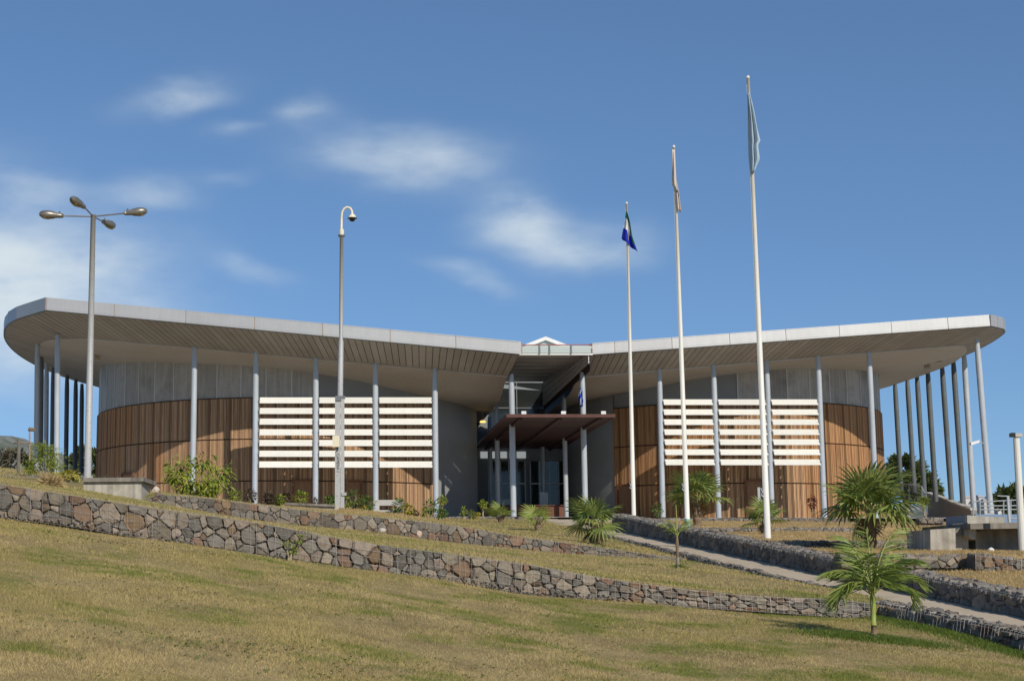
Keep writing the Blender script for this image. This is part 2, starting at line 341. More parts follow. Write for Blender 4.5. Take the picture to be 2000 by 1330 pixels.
class MB:
    def __init__(s): s.v = []; s.f = []; s.mi = []; s.cur = 0

    def add(s, vs, fs):
        o = len(s.v); s.v.extend([tuple(v) for v in vs])
        for f in fs: s.f.append([o + i for i in f]); s.mi.append(s.cur)

    def quad(s, a, b, c, d): s.add([a, b, c, d], [(0, 1, 2, 3)])
    def tri(s, a, b, c): s.add([a, b, c], [(0, 1, 2)])

    def hexa(s, p):  # 8 corners: bottom 0-3, top 4-7
        s.add(p, [(3, 2, 1, 0), (4, 5, 6, 7), (0, 1, 5, 4), (1, 2, 6, 5), (2, 3, 7, 6), (3, 0, 4, 7)])

    def box(s, x0, x1, y0, y1, z0, z1):
        s.hexa([(x0, y0, z0), (x1, y0, z0), (x1, y1, z0), (x0, y1, z0), (x0, y0, z1), (x1, y0, z1), (x1, y1, z1), (x0, y1, z1)])

    def rbox(s, c, size, ax=None, ay=None, az=None):
        c = Vector(c); ax = Vector(ax or (1, 0, 0)) * size[0] / 2; ay = Vector(ay or (0, 1, 0)) * size[1] / 2; az = Vector(az or (0, 0, 1)) * size[2] / 2
        s.hexa([c - ax - ay - az, c + ax - ay - az, c + ax + ay - az, c - ax + ay - az, c - ax - ay + az, c + ax - ay + az, c + ax + ay + az, c - ax + ay + az])

    def tube(s, pts, rad, n=10, cap=True):
        pts = [Vector(p) for p in pts]
        if not isinstance(rad, (list, tuple)): rad = [rad] * len(pts)
        vs = []; ref = None
        for i, p in enumerate(pts):
            t = (pts[min(i + 1, len(pts) - 1)] - pts[max(i - 1, 0)])
            if t.length < 1e-9: t = Vector((0, 0, 1))
            t.normalize()
            if ref is None: ref = Vector((1, 0, 0)) if abs(t.x) < 0.8 else Vector((0, 1, 0))
            a = t.cross(ref).normalized(); b = t.cross(a); ref = a.cross(t)
            for k in range(n):
                th = 2 * math.pi * k / n
                vs.append(p + (a * math.cos(th) + b * math.sin(th)) * rad[i])
        fs = []
        for i in range(len(pts) - 1):
            for k in range(n):
                k2 = (k + 1) % n
                fs.append((i * n + k, i * n + k2, (i + 1) * n + k2, (i + 1) * n + k))
        if cap:
            fs.append(tuple(range(n))); fs.append(tuple((len(pts) - 1) * n + k for k in reversed(range(n))))
        s.add(vs, fs)

    def mesh(s, name):
        me = bpy.data.meshes.new(name); me.from_pydata(s.v, [], s.f)
        return me

    def build(s, name, mats, parent=None, smooth=False, loc=None, local=False):
        me = s.mesh(name)
        if not isinstance(mats, (list, tuple)): mats = [mats]
        for m in mats: me.materials.append(M[m])
        if len(mats) > 1: me.polygons.foreach_set('material_index', s.mi)
        if smooth: me.polygons.foreach_set('use_smooth', [True] * len(me.polygons))
        return link(name, me, parent, loc, local)


def link(name, me, parent=None, loc=None, local=False):
    o = bpy.data.objects.new(name, me); COL.objects.link(o)
    if loc is not None: o.location = loc
    if parent is not None:
        o.parent = parent
        if not local and parent.type == 'EMPTY':
            o.matrix_parent_inverse = Matrix.Translation(-Vector(parent.location))
    return o


def thing(name, label, cat, loc, group=None):
    o = bpy.data.objects.new(name, None); COL.objects.link(o); o.location = loc; o.empty_display_size = 0.3
    return tag(o, label, cat, group)


def tag(o, label, cat, group=None):
    o['label'] = label; o['category'] = cat
    if group: o['group'] = group
    return o


def structure(o): o['kind'] = 'structure'; return o
def stuff(o): o['kind'] = 'stuff'; return o


def fast_mesh(name, co, tris, mats, parent=None):
    me = bpy.data.meshes.new(name)
    me.vertices.add(len(co)); me.vertices.foreach_set('co', np.asarray(co, dtype=np.float32).ravel())
    nf = len(tris); k = tris.shape[1]
    me.loops.add(nf * k); me.loops.foreach_set('vertex_index', np.asarray(tris, dtype=np.int32).ravel())
    me.polygons.add(nf); me.polygons.foreach_set('loop_start', np.arange(0, nf * k, k, dtype=np.int32))
    me.update(calc_edges=True)
    me.materials.append(M[mats])
    return link(name, me, parent)


# ------------------------------------------------------------------ terrain
BASE1 = [(-900, 930), (-400, 960), (0, 1012), (125, 1025), (250, 1047), (450, 1075), (621, 1100), (731, 1118), (850, 1135), (1025, 1160), (1200, 1174), (1350, 1185), (1473, 1193), (1640, 1205), (1720, 1211)]
TOP1 = [(-900, 860), (-400, 888), (0, 945), (270, 988), (500, 1020), (640, 1047), (760, 1067), (850, 1077), (1025, 1101), (1115, 1118), (1225, 1136), (1350, 1152), (1473, 1164), (1640, 1171), (1740, 1183), (1860, 1200)]
BASE2 = [(-900, 900), (-300, 915), (0, 938), (150, 956), (230, 972), (290, 986), (430, 1008), (560, 1024), (700, 1036), (850, 1056), (1000, 1071), (1100, 1081), (1300, 1092), (1375, 1096)]
TOP2 = [(-900, 900), (-300, 915), (0, 938), (150, 956), (230, 968), (284, 974), (292, 964), (400, 972), (500, 985), (640, 1001), (740, 1010), (830, 1019), (900, 1028), (1000, 1046), (1150, 1066), (1320, 1089), (1375, 1094)]
LINE3 = [(-900, 880), (-300, 895), (0, 913), (60, 918), (130, 924), (220, 945), (300, 972), (500, 985), (600, 987), (660, 991), (740, 1000), (800, 1006), (850, 1012), (1020, 1013), (1085, 1018)]
D1, D2, D3 = 25.0, 45.0, 78.0
_b1 = [(W(x, y, D1).x, W(x, y, D1).z) for x, y in BASE1]
_b1 += [(_b1[-1][0] + 12, _b1[-1][1] - 0.75), (60, _b1[-1][1] - 1.5)]
_b1 = [(-60, _b1[0][1] + 1.0)] + _b1


def h0(x, d): return interp(x, _b1) + 0.078 * (d - D1) + 0.02 * math.sin(x * 1.7 + d) + 0.02 * math.sin(d * 1.1 - x * 0.6)
def hpath(d): return EYE - 1.0 + 0.065 * (d - 22)


def grid(name, rows, m, skirt=False):
    b = MB(); nr, nc = len(rows), len(rows[0])
    vs = [p for r in rows for p in r]
    fs = [(i * nc + j, i * nc + j + 1, (i + 1) * nc + j + 1, (i + 1) * nc + j) for i in range(nr - 1) for j in range(nc - 1)]
    b.add(vs, fs)
    if skirt:
        b.cur = 0
        for p, q in zip(rows[0][:-1], rows[0][1:]):
            p, q = Vector(p), Vector(q); dn = Vector((0, 0.02, -0.5)); b.quad(p, q, q + dn, p + dn)
    o = b.build(name, m, smooth=True); return structure(o)


# big ground sheet to the horizon
g = MB(); g.quad((-4000, -400, -3.2), (4000, -400, -3.2), (4000, 5000, -3.2), (-4000, 5000, -3.2))
structure(g.build('ground', 'earth'))
ds = np.concatenate([np.linspace(-12, 6, 10), np.linspace(6.6, 27, 60)])
grid('lawn', [[(x, d, h0(x, d)) for x in np.linspace(-26, 26, 90)] for d in ds], 'lawn')


def pxline(table, d, xs): return [W(x, interp(x, table), d) for x in xs]


def loft(a, b, n, bump=0.03, ease=0.0):
    rows = []
    for i in range(n + 1):
        t = i / n
        rows.append([p.lerp(q, t) + Vector((0, 0, bump * math.sin(p.x * 1.9 + t * 9) * math.sin(t * math.pi) + ease * math.sin(t * math.pi))) for p, q in zip(a, b)])
    return rows


xs1 = np.linspace(-900, 1860, 90)
xs2 = np.linspace(-900, 1375, 90)
xs3 = np.linspace(-900, 1085, 90)
l1 = pxline(TOP1, D1 + 0.33, xs1); l2 = pxline(BASE2, D2 + 0.1, xs2)
strip1 = loft(l1, l2, 18)
grid('lawn', strip1, 'lawn', True)
l2t = pxline(TOP2, D2 + 0.5, xs2); l3 = pxline(LINE3, D3, xs3)
strip2 = loft(l2t, l3, 16)
grid('lawn', strip2, 'lawn', True)
FLOOR = EYE + 3.35
row_back = [Vector((p.x * 1.2, 93, FLOOR + (0.0 if p.x > -12 else 1.2))) for p in l3]
grid('forecourt', [l3, [p.lerp(q, 0.5) for p, q in zip(l3, row_back)], row_back, [Vector((p.x * 1.4, 150, FLOOR)) for p in l3]], 'floor')

# right hand terraces: profile of heights by distance
RPROF = [(10, -1.5), (18, -0.99), (24, -0.56), (28, -0.27), (31.6, 0.05), (32.05, 0.35), (42.7, 0.674), (43.1, 0.874), (54.8, 1.467), (55.1, 1.595), (79.7, 2.667), (80.0, 2.86), (93, 3.35), (150, 3.35)]


def right_rows(d0, d1, n, straw=True):
    rows = []
    for d in np.linspace(d0, d1, n):
        z = EYE + interp(d, RPROF)
        xl = 11.7 if d < 66 else 11.0
        rows.append([Vector((x, d, z + 0.03 * math.sin(x * 1.3 + d * 0.7) + (0.0 if d > 31 else 0.0))) for x in np.concatenate([np.linspace(xl, 22, 26), np.linspace(24, 75, 12)])])
    return rows


for a, b, n in ((10, 31.6, 14), (32.05, 42.7, 10), (43.1, 54.8, 10), (55.1, 79.7, 14)):
    grid('dry_terrace', right_rows(a, b, n), 'straw', True)
grid('forecourt', right_rows(80.0, 150, 6), 'floor')

# footpath between the two gabions
PL, PR = 10.2, 11.25
rows = []
for d in np.linspace(8, 92, 70):
    j = 0.06 * math.sin(d * 1.3)
    xl = interp(d, [(8, 10.6), (17, 10.15), (21.5, 9.72), (24.5, 9.3), (27, 9.5), (30, PL - .12)]) + j - (0.9 if d > 70 else 0.0) * min(1, (d - 70) / 8)
    xr = PR + 0.1 + (2.4 * min(1, max(0, (d - 66) / 8)))
    z = hpath(d) if d < 80 else min(hpath(80) + (d - 80) * 0.04, FLOOR + 0.05)
    rows.append([Vector((xl + (xr - xl) * t, d, z + 0.012 + 0.015 * math.sin(t * 7 + d * 2))) for t in np.linspace(0, 1, 7)])
grid('path', rows, 'path')
sk = MB()
for k in (0, -1):
    for p, q in zip(rows[:-1], rows[1:]):
        a, c = p[k], q[k]; sk.quad(a, c, c - Vector((0, 0, .6)), a - Vector((0, 0, .6)))
structure(sk.build('path_bank', 'earth'))

# ------------------------------------------------------------------ gabion walls


def clip_poly(poly, px, py, nx, ny):
    out = []; n = len(poly)
    for i in range(n):
        a, b = poly[i], poly[(i + 1) % n]
        da = (a[0] - px) * nx + (a[1] - py) * ny; db = (b[0] - px) * nx + (b[1] - py) * ny
        if da <= 0: out.append(a)
        if (da < 0 < db) or (db < 0 < da):
            t = da / (da - db); out.append((a[0] + (b[0] - a[0]) * t, a[1] + (b[1] - a[1]) * t))
    return out


def voronoi(Wd, Ht, r, rnd):
    """irregular stone faces that fill a strip Wd by Ht"""
    pts = []; cell = r * 1.1; tries = int(Wd * Ht / (r * r) * 14)
    for _ in range(tries):
        p = (rnd.random() * Wd, rnd.random() * Ht); rr = r * rnd.choice((0.5, 0.7, 0.9, 1.0, 1.3))
        if all((p[0] - q[0]) ** 2 + (p[1] - q[1]) ** 2 > (rr + q[2]) ** 2 * 0.25 * 1.0 for q in pts if abs(p[0] - q[0]) < 3 * r): pts.append((p[0], p[1], rr))
    cells = []
    for p in pts:
        poly = [(0, 0), (Wd, 0), (Wd, Ht), (0, Ht)]
        poly = [(max(0, p[0] - 2 * r), 0), (min(Wd, p[0] + 2 * r), 0), (min(Wd, p[0] + 2 * r), Ht), (max(0, p[0] - 2 * r), Ht)]
        for q in pts:
            if q is p or abs(q[0] - p[0]) > 4 * r: continue
            dx, dy = q[0] - p[0], q[1] - p[1]; L2 = dx * dx + dy * dy
            t = 0.5 + (p[2] ** 2 - q[2] ** 2) / (2 * L2) * 0.6
            poly = clip_poly(poly, p[0] + dx * t, p[1] + dy * t, dx, dy)
            if len(poly) < 3: break
        if len(poly) >= 3: cells.append(poly)
    return cells


def stone_outline(poly, gap, rnd):
    cx = sum(p[0] for p in poly) / len(poly); cy = sum(p[1] for p in poly) / len(poly)
    size = max(max(p[0] for p in poly) - min(p[0] for p in poly), max(p[1] for p in poly) - min(p[1] for p in poly))
    k = max(0.4, 1 - 2 * gap / max(size, 0.02))
    q = [(cx + (x - cx) * k, cy + (y - cy) * k) for x, y in poly]
    out = []
    n = len(q)
    for i in range(n):
        a, b = q[i], q[(i + 1) % n]
        L = math.hypot(b[0] - a[0], b[1] - a[1])
        if L < 0.012: continue
        c = rnd.uniform(0.07, 0.2)
        out.append((a[0] + (b[0] - a[0]) * c, a[1] + (b[1] - a[1]) * c)); out.append((b[0] + (a[0] - b[0]) * c, b[1] + (a[1] - b[1]) * c))
    return out, (cx, cy), size


def stone_geo(poly, place, rnd, gap=0.008, depth=0.12):
    """vertices and faces of one stone; place(s, t, out) gives the point on the wall face"""
    o, (cx, cy), size = stone_outline(poly, gap, rnd)
    n = len(o)
    if n < 3: return None
    proud = rnd.uniform(0.0, 0.045) + 0.012; tx, ty = rnd.uniform(-.22, .22), rnd.uniform(-.22, .22)
    vs = []
    for x, y in o: vs.append(place(x, y, -depth))
    for x, y in o: vs.append(place(x, y, proud * 0.15))
    ins = rnd.uniform(0.74, 0.88)
    for x, y in o:
        xx, yy = cx + (x - cx) * ins, cy + (y - cy) * ins
        vs.append(place(xx, yy, proud + (x - cx) * tx + (y - cy) * ty + rnd.uniform(-.006, .006)))
    vs.append(place(cx, cy, proud + rnd.uniform(0, 0.015)))
    fs = []
    for i in range(n):
        j = (i + 1) % n
        fs.append((i, j, n + j, n + i)); fs.append((n + i, n + j, 2 * n + j, 2 * n + i)); fs.append((2 * n + i, 2 * n + j, 3 * n))
    return vs, fs


class Wall:
    """a wall face between a foot line and a crest line (lists of points, same count)"""

    def __init__(s, foot, crest):
        s.foot = [Vector(p) for p in foot]; s.crest = [Vector(p) for p in crest]
        s.cum = [0]
        for a, b in zip(s.foot[:-1], s.foot[1:]): s.cum.append(s.cum[-1] + (b - a).length)
        s.len = s.cum[-1]
        s.h = sum((c - f).length for c, f in zip(s.crest, s.foot)) / len(s.foot)

    def at(s, u):
        i = int(np.clip(np.searchsorted(s.cum, u) - 1, 0, len(s.cum) - 2))
        t = (u - s.cum[i]) / max(1e-6, s.cum[i + 1] - s.cum[i])
        f = s.foot[i].lerp(s.foot[i + 1], t); c = s.crest[i].lerp(s.crest[i + 1], t)
        d = (s.foot[i + 1] - s.foot[i]); nrm = Vector((d.y, -d.x, 0)).normalized()
        return f, c, nrm

    def place(s, u, v, out):
        f, c, nrm = s.at(u)
        return f.lerp(c, v / s.h) + nrm * out


def gabion(foot, crest, thick, label, seed, stone_r=0.2, single=True, wires=0.1, top_r=None, mats=('stone', 'stone', 'stone', 'stone_blue', 'stone_blue', 'stone_rust'), rubble=0, cap=300, group=None, name='gabion_wall', wire_r=0.002):
    rnd = random.Random(seed)
    w = Wall(foot, crest)
    mid = w.foot[len(w.foot) // 2]
    t = thing(name, label, 'wall', mid, group)
    # dark fill behind the faces
    b = MB(); back = []
    for u in np.linspace(0, w.len, 60):
        f, c, nrm = w.at(u); c2 = c - nrm * thick; f2 = f - nrm * thick
        f = f - Vector((0, 0, 0.25)); f2 = f2 - Vector((0, 0, 0.25))
        back.append((f - nrm * 0.05, c - nrm * 0.05 - Vector((0, 0, 0.035)), c2 - Vector((0, 0, 0.035)), f2))
    for p, q in zip(back[:-1], back[1:]):
        b.quad(p[0], q[0], q[1], p[1]); b.quad(p[1], q[1], q[2], p[2]); b.quad(p[2], q[2], q[3], p[3])
    b.quad(*back[0]); b.quad(*reversed(back[-1]))
    b.build('core', 'gap', t)
    cells = [[(x * 1.18, y) for x, y in c] for c in voronoi(w.len / 1.18, w.h, stone_r, rnd)]
    loose = MB(); n = 0
    def area(p): return abs(sum(p[i][0] * p[(i + 1) % len(p)][1] - p[(i + 1) % len(p)][0] * p[i][1] for i in range(len(p))))
    cells.sort(key=area, reverse=True)
    for poly in cells:
        gm = stone_geo(poly, w.place, rnd, gap=0.003 + 0.013 * stone_r)
        if not gm: continue
        vs, fs = gm
        if single and n < cap:
            c = sum(vs, Vector()) / len(vs)
            me = bpy.data.meshes.new('stone'); me.from_pydata([v - c for v in vs], [], fs); me.materials.append(M[rnd.choice(mats)])
            link('stone', me, t, loc=c); n += 1
        else: loose.add(vs, fs)
    if loose.v: stuff(loose.build('stones', 'rubble', t))
    if top_r:
        tb = MB()
        def tplace(u, v, out):
            f, c, nrm = w.at(u); return c - nrm * v + Vector((0, 0, out))
        for poly in voronoi(w.len, thick, top_r, rnd):
            gm = stone_geo(poly, tplace, rnd, gap=0.008, depth=0.06)
            if gm: tb.add(*gm)
        stuff(tb.build('top_stones', 'rubble', t))
    if rubble:
        rb = MB()
        for k in range(rubble):
            u = rnd.random() * w.len
            if math.sin(u * 0.9) < -0.2: continue
            c = w.place(u, abs(rnd.gauss(0, 0.04)), 0.03 + rnd.random() * 0.05); r = rnd.uniform(0.012, 0.035)
            vs = [c + Vector((rnd.uniform(.7, 1.2) * r * a, rnd.uniform(.7, 1.2) * r * bb, rnd.uniform(.6, 1) * r * cc)) for a, bb, cc in ((1, 0, 0), (-1, 0, 0), (0, 1, 0), (0, -1, 0), (0, 0, 1), (0, 0, -1))]
            rb.add(vs, [(0, 2, 4), (2, 1, 4), (1, 3, 4), (3, 0, 4), (2, 0, 5), (1, 2, 5), (3, 1, 5), (0, 3, 5)])
        stuff(rb.build('rubble', 'rubble', t))
    if wires:
        wb = MB(); out = 0.062; nu = int(w.len / wires)
        for i in range(nu + 1):
            u = w.len * i / nu; jj = rnd.uniform(-.015, .015)
            a = w.place(u, -0.02, out); c = w.place(min(w.len, max(0, u + jj)), w.h + 0.03, out * 0.7)
            f_, c_, nrm = w.at(u)
            wb.tube([a, c, c - nrm * thick], wire_r * (2.2 if i % 10 == 0 else 1.0), 3, cap=False)
        for k in range(int(w.h / wires) + 1):
            v = w.h * k / max(1, int(w.h / wires))
            wb.tube([w.place(u, v, out + 0.003) for u in np.linspace(0, w.len, int(w.len / 0.5) + 2)], wire_r, 3, cap=False)
        stuff(wb.build('wire_mesh', 'wire', t))
    return t


xsw = np.linspace(-60, 1700, 60)
gabion(pxline(BASE1, D1, xsw), [p + Vector((0, 0.04, 0)) for p in pxline(TOP1, D1, xsw)], 0.42,
       'long low gabion wall of big grey and rust stones running down across the front lawn', 11, stone_r=0.155, rubble=900)
xsw = np.linspace(285, 1335, 50)
gabion(pxline(BASE2, D2, xsw), [p + Vector((0, 0.04, 0)) for p in pxline(TOP2, D2, xsw)], 0.5,
       'middle gabion wall of grey stones below the bench, sloping down to the path', 12, stone_r=0.18, wires=0.12, wire_r=0.002,
       mats=('stone_blue', 'stone_blue', 'stone', 'stone', 'stone_rust'))
# gabion on the upper side of the path
dd = np.linspace(17, 66, 60)
def h4(d): return 0.34 + 0.007 * (d - 25)
gabion([(PR, d, hpath(d) - 0.03) for d in reversed(dd)], [(PR + 0.03, d, hpath(d) + h4(d)) for d in reversed(dd)], 0.55,
       'long wire gabion wall on the flagpole side of the sloping footpath', 13, stone_r=0.22, wires=0.1, top_r=0.16,
       mats=('stone_blue', 'stone', 'stone_blue', 'stone'), wire_r=0.002)
# gabion on the lower side of the path
W5 = [(1700, 1205, 1177, 25.6), (1781, 1219, 1191, 24.4), (1891, 1248, 1215, 22.9), (2000, 1269, 1240, 21.5), (2160, 1312, 1278, 19.7), (2400, 1385, 1345, 17.5)]
ft = [W(x, yb, d) for x, yb, yt, d in W5]; ct = [W(x, yt, d) + Vector((0.03, 0.03, 0)) for x, yb, yt, d in W5]
gabion(ft, ct, 0.32, 'short gabion wall with wire baskets beside the young palm at the lower right', 14, stone_r=0.19, wires=0.09, top_r=0.13, mats=('stone_rust', 'stone', 'stone_blue', 'stone'))
# stone edging along the lower side of the path
dd = np.linspace(26.5, 66, 48)
gabion([(PL - 0.25 + 0.05 * math.sin(d), d, hpath(d) - 0.16) for d in reversed(dd)], [(PL - 0.22 + 0.05 * math.sin(d), d, hpath(d) - 0.02 + 0.025 * math.sin(d * 3)) for d in reversed(dd)], 0.2,
       'thin broken stone edging between the lawn and the footpath', 15, stone_r=0.16, wires=0, single=False, top_r=0.12, name='stone_edging')
# low walls of the terraces
def terrace_wall(px0, px1, d, yb, yt, label, seed, r, single, wires=0.0, thick=0.45, tilt=0.0, top_r=0.14, **kw):
    xs = np.linspace(px0, px1, 24)
    rr = random.Random(seed)
    ft = [W(x, yb + tilt * (x - px0), d) for x in xs]
    ct = [W(x, yt + tilt * (x - px0) + rr.uniform(-1, 1), d + 0.03) for x in xs]
    return gabion(ft, ct, thick, label, seed, stone_r=r, single=single, wires=wires, top_r=top_r, **kw)


terrace_wall(818, 1066, 77.5, 1021, 1010.5, 'low kerb wall of stones in front of the dark entrance wall', 21, 0.3, True, 0.15)
terrace_wall(1222, 1660, 79.6, 1021, 1013, 'lowest kerb of dark stones at the foot of the cladding behind the flagpoles', 22, 0.24, False)
terrace_wall(1345, 1720, 55.0, 1041, 1033, 'thin dark stone ledge level with the foot of the middle flagpole', 23, 0.16, False)
terrace_wall(1505, 1818, 43.0, 1074, 1059, 'rough dark stone ledge beside the foot of the tallest flagpole', 24, 0.17, True, 0.12)
terrace_wall(1640, 1904, 32.0, 1110, 1087, 'low wall of stacked grey stones under the concrete landing', 25, 0.16, True, 0.0)
terrace_wall(1904, 2100, 31.4, 1113, 1084, 'dark wire gabion at the right edge below the white camera post', 26, 0.17, True, 0.09, tilt=0.11, mats=('stone_blue', 'gap', 'stone_rust'))
terrace_wall(1795, 1843, 62.0, 1022, 1013, 'short stub of stone wall in the dry grass near the ramp wall', 27, 0.16, False)
terrace_wall(-140, 152, 58.0, 944, 927, 'brown stone wall at the left below the feathery bush', 28, 0.2, True, 0.15, tilt=0.02)

# ------------------------------------------------------------------ the building
hall = thing('conference_hall', 'wide hall with two timber clad drums under a butterfly roof on slim columns', 'building', (10, 93, FLOOR))


def H(h): return EYE + h


def smooth(t): t = max(0.0, min(1.0, t)); return t * t * (3 - 2 * t)


class Wing: pass


LW, RW = Wing(), Wing()
LW.outer = [(10.15, 90.0), (-17.94, 90.0), (-20.9, 94.2), (-22.6, 99.5), (-23.5, 106), (-23.6, 113), (-22.9, 120), (-21.6, 126), (-18.5, 133)]
LW.inner = [(9.75, 93.0), (-15.75, 93.0), (-18.6, 96.2), (-20.4, 100.6), (-21.4, 106.5), (-21.5, 113), (-20.9, 119.5), (-19.7, 125), (-17, 131)]
RW.outer = [(14.8, 93.5), (39.6, 93.5), (41.2, 95.2), (42.2, 98.5), (43.1, 104.6), (43.3, 110), (43.2, 116), (42.8, 122), (40, 133)]
RW.inner = [(14.6, 96.0), (38.0, 96.0), (39.6, 97.6), (40.8, 100.5), (41.9, 105.5), (42.2, 110), (42.2, 116), (41.8, 122), (39, 131)]
LW.hb = lambda x: 15.48 - 0.094 * (max(x, -17.94) + 17.94)
RW.hb = lambda x: 13.3 + 0.0723 * (min(x, 39.7) - 14.8)
LW.hi = lambda x: (14.23 - 0.0915 * (x + 15.75)) if x > -15.75 else min(14.95, 14.23 + (-15.75 - x) * 0.16)
RW.hi = lambda x: (12.64 + 0.085 * (x - 19.4)) if x < 38.0 else min(14.75, 14.22 + (x - 38.0) * 0.16)
LW.drop = lambda x: interp(x, [(-20, 0.05), (-17, 0.15), (-6, 0.5), (6, 0.9), (10, 0.95)])
RW.drop = lambda x: interp(x, [(14, 0.6), (22, 0.5), (36, 0.45), (40, 0.35)])
LW.d0, RW.d0, LW.fh, RW.fh = 93.0, 96.0, 0.77, 0.71
LW.x_end, RW.x_end = 9.75, 14.6


def ceil_h(w, x, d): return w.hi(x) - w.drop(x) * smooth((d - w.d0) / 6.0)


def resample(pts, n):
    P = [Vector((p[0], p[1], 0)) for p in pts]; cum = [0]
    for a, b in zip(P[:-1], P[1:]): cum.append(cum[-1] + (b - a).length)
    out = []
    for u in np.linspace(0, cum[-1], n):
        i = int(np.clip(np.searchsorted(cum, u) - 1, 0, len(cum) - 2)); t = (u - cum[i]) / (cum[i + 1] - cum[i])
        q = P[i].lerp(P[i + 1], t); out.append((q.x, q.y))
    return out


def curve_pts(pts, k=5):
    """smooth the bent part of the rim (after the first two points)"""
    out = [pts[0]]; P = pts[1:]
    for i in range(len(P) - 1):
        p0 = P[max(0, i - 1)]; p1 = P[i]; p2 = P[i + 1]; p3 = P[min(len(P) - 1, i + 2)]
        if i == 0: p0 = (2 * p1[0] - p2[0], 2 * p1[1] - p2[1])
        for t in np.arange(k) / k:
            f = lambda a, b, c, d: 0.5 * (2 * b + (c - a) * t + (2 * a - 5 * b + 4 * c - d) * t * t + (3 * b - a - 3 * c + d) * t ** 3)
            out.append((f(p0[0], p1[0], p2[0], p3[0]), f(p0[1], p1[1], p2[1], p3[1])))
    out.append(P[-1]); return out


